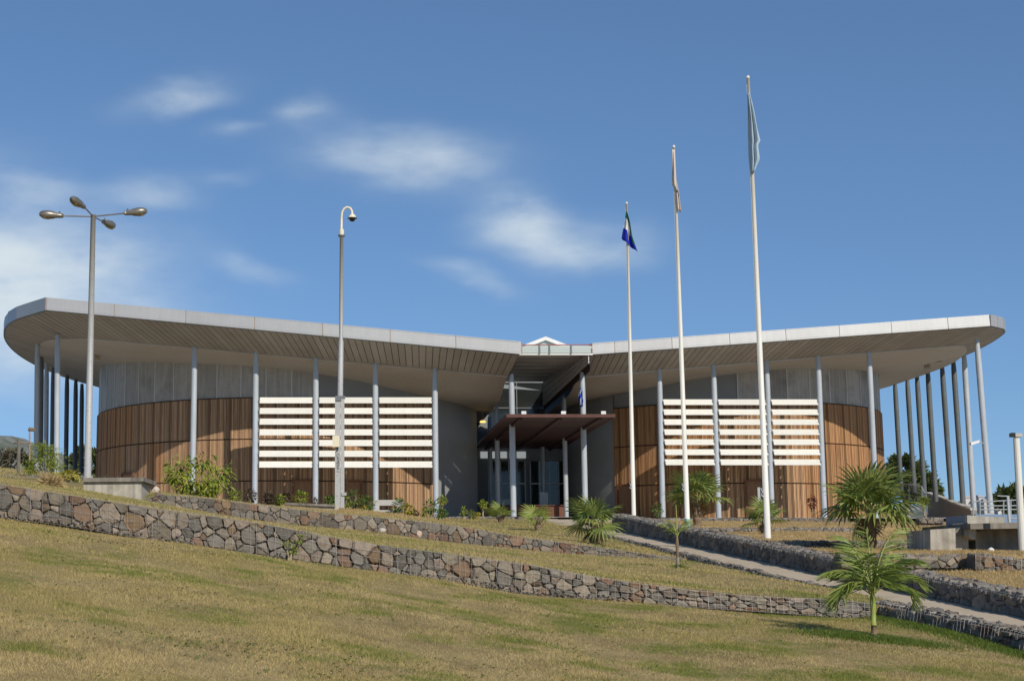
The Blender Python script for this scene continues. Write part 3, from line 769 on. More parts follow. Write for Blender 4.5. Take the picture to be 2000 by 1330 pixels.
def build_roof(w, joints, label):
    sgn = 1
    outer = curve_pts(w.outer); inner = curve_pts(w.inner)
    out3 = [Vector((x, d, H(w.hb(x)))) for x, d in outer]; in3 = [Vector((x, d, H(w.hi(x)))) for x, d in inner]
    # roof deck: the upper skin and the dark void above the panels
    b = MB(); up = Vector((0, 0, w.fh))
    back = (w.x_end, 133.0); n = len(out3)
    bk = Vector((back[0], back[1], H(w.hb(back[0])) + w.fh))
    inset = []
    cx = sum(p.x for p in out3) / n; cy = 112
    for p in out3:
        q = p + up - Vector((0, 0, 0.05)); v = Vector((cx - q.x, cy - q.y, 0)).normalized() * 0.06; inset.append(q + v)
    vs = inset + [bk]
    for i in range(n - 1): b.tri(inset[i], inset[i + 1], bk)
    roof = b.build('roof', 'zinc', hall)
    if label: roof['label'] = label
    # void panel between fascia and ceiling (behind the soffit panels)
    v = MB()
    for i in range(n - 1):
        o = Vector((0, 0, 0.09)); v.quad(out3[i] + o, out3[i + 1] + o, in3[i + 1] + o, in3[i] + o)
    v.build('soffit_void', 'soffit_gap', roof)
    # fascia panels along the straight front
    xs = joints
    for a, c in zip(xs[:-1], xs[1:]):
        g = 0.018 if c > a else -0.018; d = w.outer[0][1]
        x0, x1 = a + g, c - g; m = MB(); lean = 0.06
        p = [Vector((x0, d, H(w.hb(x0)))), Vector((x1, d, H(w.hb(x1))))]
        m.hexa([p[0], p[1], p[1] + Vector((0, .05, 0)), p[0] + Vector((0, .05, 0)),
                p[0] + up + Vector((0, lean, 0)), p[1] + up + Vector((0, lean, 0)), p[1] + up + Vector((0, lean + .05, 0)), p[0] + up + Vector((0, lean + .05, 0))])
        m.build('fascia_panel', 'fascia', roof)
    j = MB()
    for a in xs:
        z = H(w.hb(a)); d = w.outer[0][1] + 0.02; j.hexa([(a - .05, d, z + .01), (a + .05, d, z + .01), (a + .05, d + .06, z + .01), (a - .05, d + .06, z + .01), (a - .05, d + .06, z + w.fh - .02), (a + .05, d + .06, z + w.fh - .02), (a + .05, d + .12, z + w.fh - .02), (a - .05, d + .12, z + w.fh - .02)])
    stuff(j.build('fascia_joint', 'rust', roof))
    # drip edge: dark strip under the fascia
    for i in range(1, n - 1, 2):
        p, q = out3[i], out3[min(i + 2, n - 1)]
        t = (q - p).normalized(); nn = Vector((t.y, -t.x, 0)); nn = nn if nn.x * sgn * (p.x - cx) > 0 else -nn
        m = MB(); p2, q2 = p + t * 0.015, q - t * 0.015
        m.hexa([p2, q2, q2 - nn * .05, p2 - nn * .05, p2 + up, q2 + up, q2 + up - nn * .05, p2 + up - nn * .05])
        m.build('fascia_panel', 'fascia', roof)
    e = MB()
    for i in range(n - 1):
        p, q = out3[i], out3[i + 1]; a = (in3[i] - p).normalized() * 0.12; c = (in3[i + 1] - q).normalized() * 0.12
        z = Vector((0, 0, -0.012)); e.quad(p + z, q + z, q + c + z, p + a + z)
    e.build('drip_edge', 'bracket', roof)
    # soffit panels of the straight front
    x0o, x1o, x0i, x1i = w.outer[0][0], w.outer[1][0], w.inner[0][0], w.inner[1][0]
    npan = int(abs(x1o - x0o) / 0.42); do, di = w.outer[0][1] + 0.07, w.inner[0][1]
    for k in range(npan):
        t0, t1 = (k + 0.045) / npan, (k + 0.955) / npan
        def pt(t, s): 
            xo, xi = x0o + (x1o - x0o) * t, x0i + (x1i - x0i) * t
            return Vector((xo + (xi - xo) * s, do + (di - do) * s, H(w.hb(xo)) + (H(w.hi(xi)) - H(w.hb(xo))) * s))
        a, b_, c, d_ = pt(t0, 0), pt(t1, 0), pt(t1, 1), pt(t0, 1); o = Vector((0, 0, 0.03))
        m = MB(); m.hexa([a, b_, c, d_, a + o, b_ + o, c + o, d_ + o]); m.build('soffit_panel', 'soffit', roof)
    # soffit panels round the bend
    ro, ri = resample(outer[1:], 70), resample(inner[1:], 70)
    for k in range(69):
        g = 0.06
        def pt(i, f, s):
            xo, yo = ro[i][0] + (ro[i + 1][0] - ro[i][0]) * f, ro[i][1] + (ro[i + 1][1] - ro[i][1]) * f
            xi, yi = ri[i][0] + (ri[i + 1][0] - ri[i][0]) * f, ri[i][1] + (ri[i + 1][1] - ri[i][1]) * f
            zo, zi = H(w.hb(xo)), H(w.hi(xi)); return Vector((xo + (xi - xo) * s, yo + (yi - yo) * s, zo + (zi - zo) * s))
        a, b_, c, d_ = pt(k, g, 0.03), pt(k, 1 - g, 0.03), pt(k, 1 - g, 1), pt(k, g, 1); o = Vector((0, 0, 0.03))
        m = MB(); m.hexa([a, b_, c, d_, a + o, b_ + o, c + o, d_ + o]); m.build('soffit_panel', 'soffit', roof)
    # trim strip where the soffit meets the ceiling
    tr = MB()
    fr = [(w.inner[0][0] + (w.inner[1][0] - w.inner[0][0]) * t, w.inner[0][1]) for t in np.linspace(0, 1, 12)] + resample(inner[1:], 40)[1:]
    tr.tube([(x, d, H(w.hi(x)) - 0.02) for x, d in fr], 0.045, 5); tr.build('trim_strip', 'ceiling' if w is LW else 'coping', roof)
    # the ceiling inside the column line
    rows = []
    side = inner[1:]
    dl = [p[1] for p in side]; xl = [p[0] for p in side]
    for d in np.concatenate([np.linspace(w.d0, w.d0 + 8, 14), np.linspace(w.d0 + 9, 131, 14)]):
        xs_ = float(np.interp(d, dl, xl))
        rows.append([Vector((w.x_end + (xs_ - w.x_end) * t, d, H(ceil_h(w, w.x_end + (xs_ - w.x_end) * t, d)) + 0.005)) for t in np.linspace(0, 1, 40)])
    c = MB(); nr, nc = len(rows), len(rows[0])
    c.add([p for r in rows for p in r], [(i * nc + j2, i * nc + j2 + 1, (i + 1) * nc + j2 + 1, (i + 1) * nc + j2) for i in range(nr - 1) for j2 in range(nc - 1)])
    c.build('ceiling', 'ceiling', roof, smooth=True)
    return roof


jl = [W(x, 650, 90.0).x for x in (1018, 890, 762, 630, 497, 362, 222)] + [-17.94]
jr = [W(x, 650, 93.5).x for x in (1156, 1200, 1312, 1425, 1535, 1640, 1742, 1853)] + [39.6]
roofL = build_roof(LW, jl, None)
roofR = build_roof(RW, jr, None)


def drum(cx, cd, Rr, w, wood, metal, grey, seed, wood_mat):
    rnd = random.Random(seed)
    P = lambda a, r, z: Vector((cx + r * math.sin(a), cd - r * math.cos(a), z))
    zt = H(10.97); z0 = FLOOR - 0.5
    a0, a1 = min(wood[0], grey[0]), max(wood[1], grey[1])
    core = MB(); n = 90
    for i in range(n):
        p, q = a0 + (a1 - a0) * i / n, a0 + (a1 - a0) * (i + 1) / n
        def top(a):
            v = P(a, Rr, 0); return H(ceil_h(w, v.x, v.y)) + 0.15
        core.quad(P(p, Rr - .16, z0), P(q, Rr - .16, z0), P(q, Rr - .16, top(q)), P(p, Rr - .16, top(p)))
    wall = core.build('drum_wall', 'charcoal', hall, smooth=True)
    # plain painted wall
    g = MB(); n = 40
    for i in range(n):
        p, q = grey[0] + (grey[1] - grey[0]) * i / n, grey[0] + (grey[1] - grey[0]) * (i + 1) / n
        g.quad(P(p, Rr, z0), P(q, Rr, z0), P(q, Rr, top(q)), P(p, Rr, top(p)))
    g.build('painted_wall', 'charcoal', wall, smooth=True)
    # upper wall over the timber that is not metal
    g = MB(); u0, u1 = (wood[0], metal[0]) if metal[0] > wood[0] + 0.01 else (metal[1], wood[1])
    n = 24
    for i in range(n):
        p, q = u0 + (u1 - u0) * i / n, u0 + (u1 - u0) * (i + 1) / n
        g.quad(P(p, Rr - .1, zt - .1), P(q, Rr - .1, zt - .1), P(q, Rr - .1, top(q)), P(p, Rr - .1, top(p)))
    g.build('upper_wall', 'charcoal', wall, smooth=True)
    # metal panels with pale joints
    step = 1.55 / Rr; nm = int((metal[1] - metal[0]) / step)
    for k in range(nm):
        p, q = metal[0] + (metal[1] - metal[0]) * k / nm, metal[0] + (metal[1] - metal[0]) * (k + 1) / nm
        m = MB(); s = 4; gp = 0.012 / Rr
        for i in range(s):
            aa, bb = p + gp + (q - p - 2 * gp) * i / s, p + gp + (q - p - 2 * gp) * (i + 1) / s
            m.quad(P(aa, Rr - .07, zt - .1), P(bb, Rr - .07, zt - .1), P(bb, Rr - .07, top(bb)), P(aa, Rr - .07, top(aa)))
        m.build('metal_panel', 'zinc', wall, smooth=True)
        m = MB(); m.rbox((P(p, Rr - .06, (zt + top(p)) / 2)), (.065, .05, top(p) - zt), ax=(math.cos(p), math.sin(p), 0), ay=(math.sin(p), -math.cos(p), 0))
        m.build('joint_strip', 'zinc_joint', wall)
    # timber battens in panels, three bands with a dark joint between
    bands = [(H(8.42), zt), (H(5.79), H(8.34)), (H(3.0), H(5.71))]
    batt = 0.088; per = 16
    na = int((wood[1] - wood[0]) * Rr / (batt * per))
    for (zb, ztop) in bands:
        for k in range(na):
            p, q = wood[0] + (wood[1] - wood[0]) * k / na, wood[0] + (wood[1] - wood[0]) * (k + 1) / na
            m = MB(); m.cur = 1
            m.quad(P(p, Rr - .02, zb), P(q, Rr - .02, zb), P(q, Rr - .02, ztop), P(p, Rr - .02, ztop)); m.cur = 0
            for i in range(per):
                wd = (q - p) / per; c0 = p + wd * (i + 0.5) + rnd.uniform(-.06, .06) * wd; hw = wd * rnd.uniform(0.30, 0.42)
                r1 = Rr + rnd.uniform(.025, .055)
                A, B = P(c0 - hw, r1, zb), P(c0 + hw, r1, zb); A2, B2 = P(c0 - hw, Rr - .02, zb), P(c0 + hw, Rr - .02, zb); z = Vector((0, 0, ztop - zb))
                m.add([A, B, A2, B2, A + z, B + z, A2 + z, B2 + z], [(0, 1, 5, 4), (2, 0, 4, 6), (1, 3, 7, 5), (4, 5, 7, 6), (1, 0, 2, 3)])
            o = m.build('cladding_panel', [wood_mat(0.5 * (p + q), rnd), 'wood_back'], wall); stuff(o)
    for zj in (H(8.38), H(5.75)):
        m = MB(); m.tube([P(a, Rr + .02, zj) for a in np.linspace(wood[0], wood[1], 60)], 0.035, 4); m.build('band_joint', 'wood_back', wall)
    m = MB(); m.tube([P(a, Rr - .02, zt + .02) for a in np.linspace(wood[0], wood[1], 60)], 0.05, 4); m.build('cap_trim', 'wood_back', wall)
    return wall, P


dr = math.radians
drumL, PLd = drum(-3.9, 110.5, 14.0, LW, (dr(-112), dr(42.5)), (dr(-112), dr(8)), (dr(42.5), dr(65)), 31, lambda a, r: 'wood_grey' if a > dr(-50 + 14 * math.sin(r.random() * 6)) else 'wood')
drumR, PRd = drum(26.7, 110.0, 11.0, RW, (dr(-53), dr(112)), (dr(-7.3), dr(112)), (dr(-118), dr(-53)), 32, lambda a, r: 'wood_grey' if dr(-12) < a < dr(14) else 'wood')


def door(wall, P, Rr, a, wd, ht, leaf=True, pane=False):
    half = wd / 2 / Rr; z0 = FLOOR
    ax = Vector((math.cos(a), math.sin(a), 0)); ay = Vector((math.sin(a), -math.cos(a), 0))
    m = MB(); c = P(a, Rr + .07, z0 + ht / 2)
    m.rbox(c, (wd, .05, ht), ax, ay); dl = m.build('door', 'door', wall)
    f = MB(); t = .13
    f.rbox(P(a, Rr + .09, z0 + ht + t / 2) , (wd + 2 * t, .14, t), ax, ay)
    f.rbox(c - ax * (wd / 2 + t / 2) + ay * .02, (t, .14, ht), ax, ay); f.rbox(c + ax * (wd / 2 + t / 2) + ay * .02, (t, .14, ht), ax, ay)
    f.build('door_frame', 'door_frame', wall)
    if pane:
        g = MB(); g.rbox(c + ax * wd * .25 + ay * .035 + Vector((0, 0, ht * .18)), (.16, .02, ht * .34), ax, ay); g.build('door_pane', 'glow_pane', wall)
        g = MB(); g.rbox(c + ax * wd * .40 + ay * .05, (.1, .06, .16), ax, ay); g.build('door_handle', 'steel_light', wall)


def ang(cx, R_, px, d): return math.asin(max(-1, min(1, (W(px, 950, d).x - cx) / R_)))


door(drumL, PLd, 14, ang(-3.9, 14, 592, 96.8), 1.1, 2.35)
door(drumL, PLd, 14, ang(-3.9, 14, 688, 97.2), 1.0, 2.35)
door(drumL, PLd, 14, ang(-3.9, 14, 257, 102.5), 1.25, 3.1)
door(drumR, PRd, 11, ang(26.7, 11, 1472, 99.2), 1.0, 2.5, pane=True)
door(drumR, PRd, 11, ang(26.7, 11, 1728, 104.8), 1.0, 3.2)
door(drumR, PRd, 11, ang(26.7, 11, 1222, 102.8), 1.1, 2.4)

# columns


def column(top, bot, r=0.175, m_='column'):
    top, bot = Vector(top), Vector(bot); m = MB()
    m.tube([bot, bot.lerp(top, .86), bot.lerp(top, .93), top], [r, r, r * .92, r * .72], 14, cap=False)
    m.build('column', m_, hall, smooth=True)


for x in (380, 500, 617, 733, 849):
    X = W(x, 700, 93.0).x; column((X, 93.0, H(LW.hi(X)) + .1), (X, 93.0, FLOOR - .6))
for xt, xb in ((1287, 1294), (1393, 1403), (1497, 1507), (1598, 1609), (1698, 1711)):
    X = W(xt, 710, 96.0).x; Xb = W(xb, 990, 96.0).x; column((X, 96.0, H(RW.hi(X)) + .1), (Xb, 96.0, FLOOR - .6))
for x, d in ((10.0, 93.4), (10.0, 103.0), (10.15, 110.0), (14.62, 95.2), (14.55, 103.0), (13.95, 110.0)):
    w = LW if x < 12 else RW
    column((x, d, H(ceil_h(w, min(x, 9.7) if x < 12 else max(14.6, x), d)) + .2), (x, d, FLOOR - .3), 0.18 if d < 100 else 0.16)
# end columns of the left wing and the right wing
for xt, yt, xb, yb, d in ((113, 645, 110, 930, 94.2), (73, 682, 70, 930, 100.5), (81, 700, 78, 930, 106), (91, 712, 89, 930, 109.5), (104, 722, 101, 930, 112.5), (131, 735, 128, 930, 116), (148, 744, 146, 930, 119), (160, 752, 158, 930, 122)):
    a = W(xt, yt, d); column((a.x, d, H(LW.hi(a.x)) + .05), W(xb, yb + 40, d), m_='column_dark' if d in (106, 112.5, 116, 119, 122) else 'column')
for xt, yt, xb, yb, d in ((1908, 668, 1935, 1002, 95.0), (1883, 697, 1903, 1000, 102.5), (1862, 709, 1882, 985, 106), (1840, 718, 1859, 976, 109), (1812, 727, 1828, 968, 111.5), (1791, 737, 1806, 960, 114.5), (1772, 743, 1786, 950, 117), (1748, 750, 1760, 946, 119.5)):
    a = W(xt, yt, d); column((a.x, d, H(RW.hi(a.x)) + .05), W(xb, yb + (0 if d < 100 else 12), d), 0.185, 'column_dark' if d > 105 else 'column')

# sun louvres between the columns


def louvre(x0, x1, d, y_top, y_bot, n):
    e = MB(); z_t = W(700, y_top, d).z; z_b = W(700, y_bot, d).z; pitch = (z_t - z_b) / (n - 1)
    e.box(x0 - .03, x0 + .03, d + .02, d + .1, z_b - .5, z_t + .02)
    par = e.build('louvre_screen', 'bracket', hall)
    e = MB(); e.box(x1 - .03, x1 + .03, d + .02, d + .1, z_b - .5, z_t + .02); e.build('side_rail', 'bracket', par)
    hgt = pitch * 0.585; bk_ = MB()
    for k in range(n):
        zt = z_t - k * pitch; m = MB()
        prof = [(0.16, 0), (0.10, 0.015), (-0.16, -hgt + .05), (-0.20, -hgt), (-0.12, -hgt + 0.01), (0.16, -.07)]
        vs = [Vector((x, d + a, zt + b)) for x in (x0 + .07, x1 - .07) for a, b in prof]; q = len(prof)
        fs = [(i, (i + 1) % q, q + (i + 1) % q, q + i) for i in range(q)] + [tuple(reversed(range(q))), tuple(range(q, 2 * q))]
        m.add(vs, fs); m.build('slat', 'slat', par)
        for x in (x0 + .05, x1 - .05): bk_.box(x - .035, x + .035, d - .1, d + .13, zt - hgt * .75, zt - hgt * .35)
    stuff(bk_.build('slat_brackets', 'bracket', par))


cl = [W(x, 840, 93.0).x for x in (500, 616.5, 734, 850)]
for a, c in zip(cl[:-1], cl[1:]): louvre(a + .15, c - .13, 92.95, 776, 901, 7)
cr = [W(x, 840, 96.0).x for x in (1290.5, 1398, 1502, 1603.5)]
for a, c in zip(cr[:-1], cr[1:]): louvre(a + .13, c - .11, 95.9, 780, 897, 7)

# the entrance between the drums
# side face of the right hand roof, in boards
for k in range(5):
    t0, t1 = k / 5 + .014, (k + 1) / 5 - .014; m = MB()
    def sp(d, t):
        zb = H(ceil_h(RW, 14.65, max(96, d))) - .02 + (0.55 if d < 95 else 0); zt_ = H(13.85); return zb + (zt_ - zb) * t
    A = [Vector((14.78, 93.62, sp(93.6, t0))), Vector((13.75, 108.0, sp(108, t0))), Vector((13.75, 108, sp(108, t1))), Vector((14.78, 93.62, sp(93.6, t1)))]
    o = Vector((.05, 0, 0)); m.hexa([A[0], A[1], A[1] + o, A[0] + o, A[3], A[2], A[2] + o, A[3] + o])
    m.build('side_board', 'board', roofR)
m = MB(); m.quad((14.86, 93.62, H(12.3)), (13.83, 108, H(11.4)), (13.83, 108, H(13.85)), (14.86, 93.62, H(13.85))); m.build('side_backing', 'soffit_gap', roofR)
m = MB(); m.quad((10.15, 90.1, H(12.9)), (9.95, 108, H(11.3)), (9.95, 108, H(13.6)), (10.15, 90.1, H(13.5))); m.build('side_backing', 'soffit', roofL)
# skylight: ribbed ceiling, glazed front and white gable
sky_e = MB(); zc = H(13.45)
for k in range(9):
    d0 = 92.2 + k * 1.72
    xr = 14.72 - (d0 - 93.6) * .0715
    sky_e.hexa([(10.1, d0, zc), (xr, d0, zc), (xr, d0 + 1.6, zc), (10.1, d0 + 1.6, zc), (10.1, d0, zc + .08), (xr, d0, zc + .08), (xr, d0 + 1.6, zc + .08), (10.1, d0 + 1.6, zc + .08)])
skl = None
m = MB(); m.box(10.3, 14.7, 91.4, 91.48, H(12.98), H(13.08)); skylight = m.build('skylight', 'white', hall)
for k in range(9):
    d0 = 91.6 + k * 1.84; xr = 14.72 - max(0, d0 - 93.6) * .0715; m = MB()
    m.box(10.12, xr, d0, d0 + 1.70, zc - .02 - k * .0, zc + .06); m.build('ceiling_rib', 'rib', skylight)
xs_ = [10.32, 11.5, 12.1, 13.4, 14.62]
for a, c in zip(xs_[:-1], xs_[1:]):
    m = MB(); m.box(a + .03, c - .03, 91.36, 91.4, H(13.09), H(13.55)); m.build('pane', 'frosted', skylight)
for a in xs_[1:-1]:
    m = MB(); m.box(a - .05, a + .05, 91.32, 91.42, H(13.06), H(13.6)); m.build('mullion', 'bracket', skylight)
m = MB(); m.tube([(10.25, 91.2, H(13.56)), (14.85, 92.6, H(13.78))], .028, 6); m.build('rail', 'red_paint', skylight)
for s in (-1, 1):
    m = MB(); xa, za, xe, ze = 12.35, H(14.62), 12.35 + s * 2.3, H(13.72)
    m.hexa([(xa, 95, za - .16), (xe, 95, ze - .16), (xe, 107, ze - .16), (xa, 107, za - .16), (xa, 95, za), (xe, 95, ze), (xe, 107, ze), (xa, 107, za)])
    m.build('gable_slope', 'frosted', skylight)
    m = MB(); m.hexa([(xa, 94.9, za - .2), (xe, 94.9, ze - .2), (xe, 95, ze - .2), (xa, 95, za - .2), (xa, 94.9, za + .03), (xe, 94.9, ze + .03), (xe, 95, ze + .03), (xa, 95, za + .03)]); m.build('gable_trim', 'white', skylight)
m = MB(); m.add([(10.3, 95.1, H(13.55)), (14.4, 95.1, H(13.55)), (12.35, 95.1, H(14.5))], [(0, 1, 2)]); m.build('gable_pane', 'frosted', skylight)
# entrance wall of dark glass with clerestory
m = MB(); m.box(8.2, 16.5, 112.2, 112.4, FLOOR - .3, H(14.2)); ent = m.build('entrance_wall', 'charcoal', hall)
for k, (a, c) in enumerate(((9.9, 11.9), (11.95, 13.9))):
    m = MB(); m.box(a, c, 108.0, 108.04, H(9.4), H(11.55)); m.build('glass_pane', 'glass', ent)
    m = MB(); m.box(a, c, 108.0, 108.04, H(11.6), H(13.35)); m.build('glass_pane', 'glass', ent)
m = MB(); m.add([(10.0, 107.9, H(13.0)), (13.6, 107.9, H(12.8)), (10.0, 107.9, H(13.42))], [(0, 1, 2)]); m.build('glass_pane', 'glow_pane', ent)
for x0, x1 in ((939, 955), (962, 969), (978, 991), (996, 1003), (1010, 1028)):
    a, c = W(x0, 881, 111.8), W(x1, 894, 111.8); m = MB(); m.box(a.x, c.x, 112.1, 112.16, c.z, a.z); m.build('window', 'glow_pane', ent)
for x0, x1, y0, y1 in ((962, 1028, 900, 1010), (1036, 1112, 900, 1010)):
    a, c = W(x0, y0, 111.8), W(x1, y1, 111.8); m = MB(); m.box(a.x, c.x, 112.1, 112.14, c.z, a.z); m.build('glass_door', 'glass', ent)
    for k in range(5):
        xx = a.x + (c.x - a.x) * k / 4; m = MB(); m.box(xx - .04, xx + .04, 112.02, 112.1, c.z, a.z); m.build('door_mullion', 'steel_light', ent)
    m = MB(); m.box(a.x, c.x, 112.0, 112.09, c.z + 2.4, c.z + 2.5); m.build('door_transom', 'steel_light', ent)
a, c = W(974, 975, 109), W(998, 990, 109); m = MB(); m.box(a.x, c.x, 109, 109.5, c.z - .6, a.z); m.build('counter', 'steel_light', ent)
a, c = W(1054, 961, 107), W(1071, 990, 107); m = MB(); m.box(a.x, c.x, 107, 107.5, FLOOR, a.z)
cab = m.build('equipment_cabinet', 'steel_light', None); tag(cab, 'tall pale grey cabinet standing inside the dark entrance', 'cabinet')
# desk in front of the doors, steps
a, c = W(948, 988, 104.5), W(1106, 1006, 104.5)
m = MB(); m.box(a.x, c.x, 104.0, 104.8, FLOOR + .15, a.z); m.cur = 1; m.box(a.x - .08, c.x + .08, 103.9, 104.9, a.z, a.z + .06)
tag(m.build('reception_desk', ['desk', 'canopy_edge']), 'long red brown desk behind the fan palms at the entrance', 'desk')
st = thing('entrance_steps', 'pale ribbed entrance steps below the red brown desk', 'steps', (13.6, 97, FLOOR))
for k in range(3):
    a, c = W(1000, 1003, 96), W(1108, 1012, 96); m = MB(); m.box(a.x + 1.0, c.x + .4, 95.5 + k * .35, 98.5, FLOOR - .25 + k * .13, FLOOR - .12 + k * .13); m.build('step', 'coping', st)
# downlight under the ceiling
p = W(943, 825, 104.0); m = MB(); m.tube([p, p + Vector((0, 0, .12))], [.22, .16], 14); dlm = m.build('ceiling_lamp', 'glow', None)
m = MB(); m.tube([p + Vector((0, 0, .12)), Vector((p.x, p.y, H(ceil_h(LW, p.x, p.y)) + .05))], .03, 6); m.build('rod', 'bracket', dlm)
tag(dlm, 'small glowing yellow ceiling lamp by the dark entrance wall', 'lamp')
# timber canopy
cx0, cx1, cd0, cd1, cz = 9.15, 15.42, 88.4, 111.5, H(8.97)
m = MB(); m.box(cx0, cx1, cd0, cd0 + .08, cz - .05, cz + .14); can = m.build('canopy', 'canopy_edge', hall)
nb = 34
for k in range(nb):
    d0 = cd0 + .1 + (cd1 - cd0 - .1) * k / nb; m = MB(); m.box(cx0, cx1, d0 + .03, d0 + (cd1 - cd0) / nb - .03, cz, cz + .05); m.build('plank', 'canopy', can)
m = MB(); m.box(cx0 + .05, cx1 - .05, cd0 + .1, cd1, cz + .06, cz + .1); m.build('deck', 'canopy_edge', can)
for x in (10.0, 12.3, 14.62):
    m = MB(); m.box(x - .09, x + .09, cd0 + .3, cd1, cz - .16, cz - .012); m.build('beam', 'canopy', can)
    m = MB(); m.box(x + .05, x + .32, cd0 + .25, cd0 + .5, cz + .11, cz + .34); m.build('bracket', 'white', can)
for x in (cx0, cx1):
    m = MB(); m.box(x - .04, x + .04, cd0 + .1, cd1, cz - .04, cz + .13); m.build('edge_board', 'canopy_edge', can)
# ramp wall and plinth to the right
A = [(1808, 961, 117), (1842, 972, 111), (1862, 981, 107), (1897, 993, 101.5)]
rt = thing('ramp_wall', 'plain grey brown rendered wall sloping down under the right hand columns', 'wall', (41, 108, FLOOR))
for (x0, y0, d0), (x1, y1, d1) in zip(A[:-1], A[1:]):
    a, c = W(x0, y0, d0), W(x1, y1, d1); n = Vector((c.y - a.y, -(c.x - a.x), 0)).normalized() * -.35; m = MB()
    zb = FLOOR - 1.5
    m.hexa([(a.x, a.y, zb), (c.x, c.y, zb), (c.x + n.x, c.y, zb), (a.x + n.x, a.y, zb), (a.x, a.y, a.z - .1), (c.x, c.y, c.z - .1), (c.x + .35, c.y, c.z - .1), (a.x + .35, a.y, a.z - .1)])
    m.build('wall_panel', 'render', rt)
    m = MB(); u = Vector((0, 0, .12)); o = Vector((.45, 0, 0)); s = Vector((-.08, 0, -.1)); m.hexa([a + s, c + s, c + s + o, a + s + o, a + s + u, c + s + u, c + s + o + u, a + s + o + u]); m.build('coping', 'coping', rt)
# glass balustrade
bl = thing('glass_balustrade', 'glass balustrade with steel handrail between the fan palm and the ramp wall', 'railing', W(1790, 985, 105))
pts = [W(1748, 944, 112), W(1775, 945, 110), (W(1800, 950, 108)), W(1811, 975, 105)]
m = MB(); m.tube(pts, .05, 6); m.build('handrail', 'steel_light', bl)
for a, c in zip(pts[:-1], pts[1:]):
    m = MB(); m.quad(a - Vector((0, 0, .08)), c - Vector((0, 0, .08)), Vector((c.x, c.y, c.z - 1.1)), Vector((a.x, a.y, a.z - 1.3))); m.build('pane', 'rail_glass', bl)
    m = MB(); m.tube([a, Vector((a.x, a.y, a.z - 1.6))], .035, 6); m.build('post', 'steel_light', bl)


# ------------------------------------------------------------------ concrete landing, railings, posts on the right
cl_ = thing('concrete_landing', 'stained concrete stair landing with an overhanging slab at the right edge', 'structure', W(1900, 1082, 38))
def wblock(x0, x1, yt0, yt1, yb, d, dep, name, m_, parent):
    a, c = W(x0, yt0, d), W(x1, yt1, d); b0, b1 = W(x0, yb, d), W(x1, yb, d); m = MB(); o = Vector((0, dep, 0))
    b0.z -= .2; b1.z -= .2
    m.hexa([b0, b1, b1 + o, b0 + o, a, c, c + o, a + o]); return m.build(name, m_, parent)
wblock(1817, 1866, 1034, 1031, 1080, 38.0, 1.6, 'side_block', 'concrete', cl_)
wblock(1864, 1891, 1036, 1044, 1080, 38.5, 1.2, 'corner_block', 'concrete', cl_)
m = MB(); a, c, e_, f_ = W(1864, 1037, 38.4), W(1890, 1020, 38.4), W(1890, 1043, 38.4), W(1872, 1046, 38.4)
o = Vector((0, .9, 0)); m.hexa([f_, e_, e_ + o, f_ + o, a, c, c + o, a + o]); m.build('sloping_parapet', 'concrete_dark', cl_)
m = MB(); a, c = W(1889, 1030, 38.2), W(1906, 1034, 38.2); e_, f_ = W(1905, 1054, 38.2), W(1889, 1047, 38.2); o = Vector((0, .5, 0)); m.hexa([f_, e_, e_ + o, f_ + o, a, c, c + o, a + o]); m.build('corbel', 'concrete', cl_)
wblock(1905, 1916, 1035, 1040, 1080, 38.9, .5, 'pier', 'concrete', cl_)
wblock(1914, 2120, 1030, 1030, 1080, 39.5, .3, 'back_wall', 'concrete', cl_)
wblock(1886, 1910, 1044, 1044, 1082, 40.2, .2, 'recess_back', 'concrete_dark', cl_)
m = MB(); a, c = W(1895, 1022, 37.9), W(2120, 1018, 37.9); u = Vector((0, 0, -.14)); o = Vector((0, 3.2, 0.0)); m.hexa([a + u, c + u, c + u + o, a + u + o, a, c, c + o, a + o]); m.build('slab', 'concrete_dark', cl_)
m = MB(); a, c = W(1889, 1006, 39.4), W(1963, 1010, 39.4); e_, f_ = W(1963, 1023, 39.4), W(1889, 1024, 39.4); o = Vector((0, .25, 0)); m.hexa([f_, e_, e_ + o, f_ + o, a, c, c + o, a + o]); m.build('upstand', 'concrete', cl_)
rl = thing('steel_railing', 'pale tubular steel railing on the concrete landing behind the white camera post', 'railing', W(1940, 1010, 43))
for x, yt, yb, r in ((1901, 977, 1008, .02), (1914, 978, 1010, .02), (1960, 978, 1010, .02), (1974, 977, 1010, .022)):
    m = MB(); m.tube([W(x, yb, 43), W(x, yt, 43)], r, 8); m.build('post', 'steel_light', rl)
m = MB(); a, c = W(1970, 969, 41.5), W(1970, 1020, 41.5); m.rbox((a + c) / 2, (.06, .06, (a.z - c.z))); m.build('gate_post', 'steel_light', rl)
for (x0, y0), (x1, y1) in (((1898, 981), (1914, 977)), ((1914, 980), (2060, 972)), ((1914, 988), (2060, 986)), ((1914, 995), (2060, 994)), ((1972, 1012), (2060, 1011)), ((1948, 968), (1971, 969))):
    m = MB(); m.tube([W(x0, y0, 43 if y0 != 968 else 41.5), W(x1, y1, 43 if y0 != 968 else 41.5)], .017, 6); m.build('rail', 'steel_light', rl)
m = MB(); a = W(1905, 1004, 60); c = W(2080, 1012, 60); m.box(a.x, c.x, 60, 63, c.z - 1, a.z)
m.cur = 0; tag(m.build('blue_shed', 'tin_blue'), 'low blue metal sheeting seen through the railing', 'shed')
cp = thing('camera_post', 'cream post with a small boxed camera on top at the right edge', 'camera post', W(1996, 1078, 37))
m = MB(); m.tube([W(1998, 1085, 37), W(1985, 856, 37)], [.085, .075], 12); m.build('post', 'pole_white', cp)
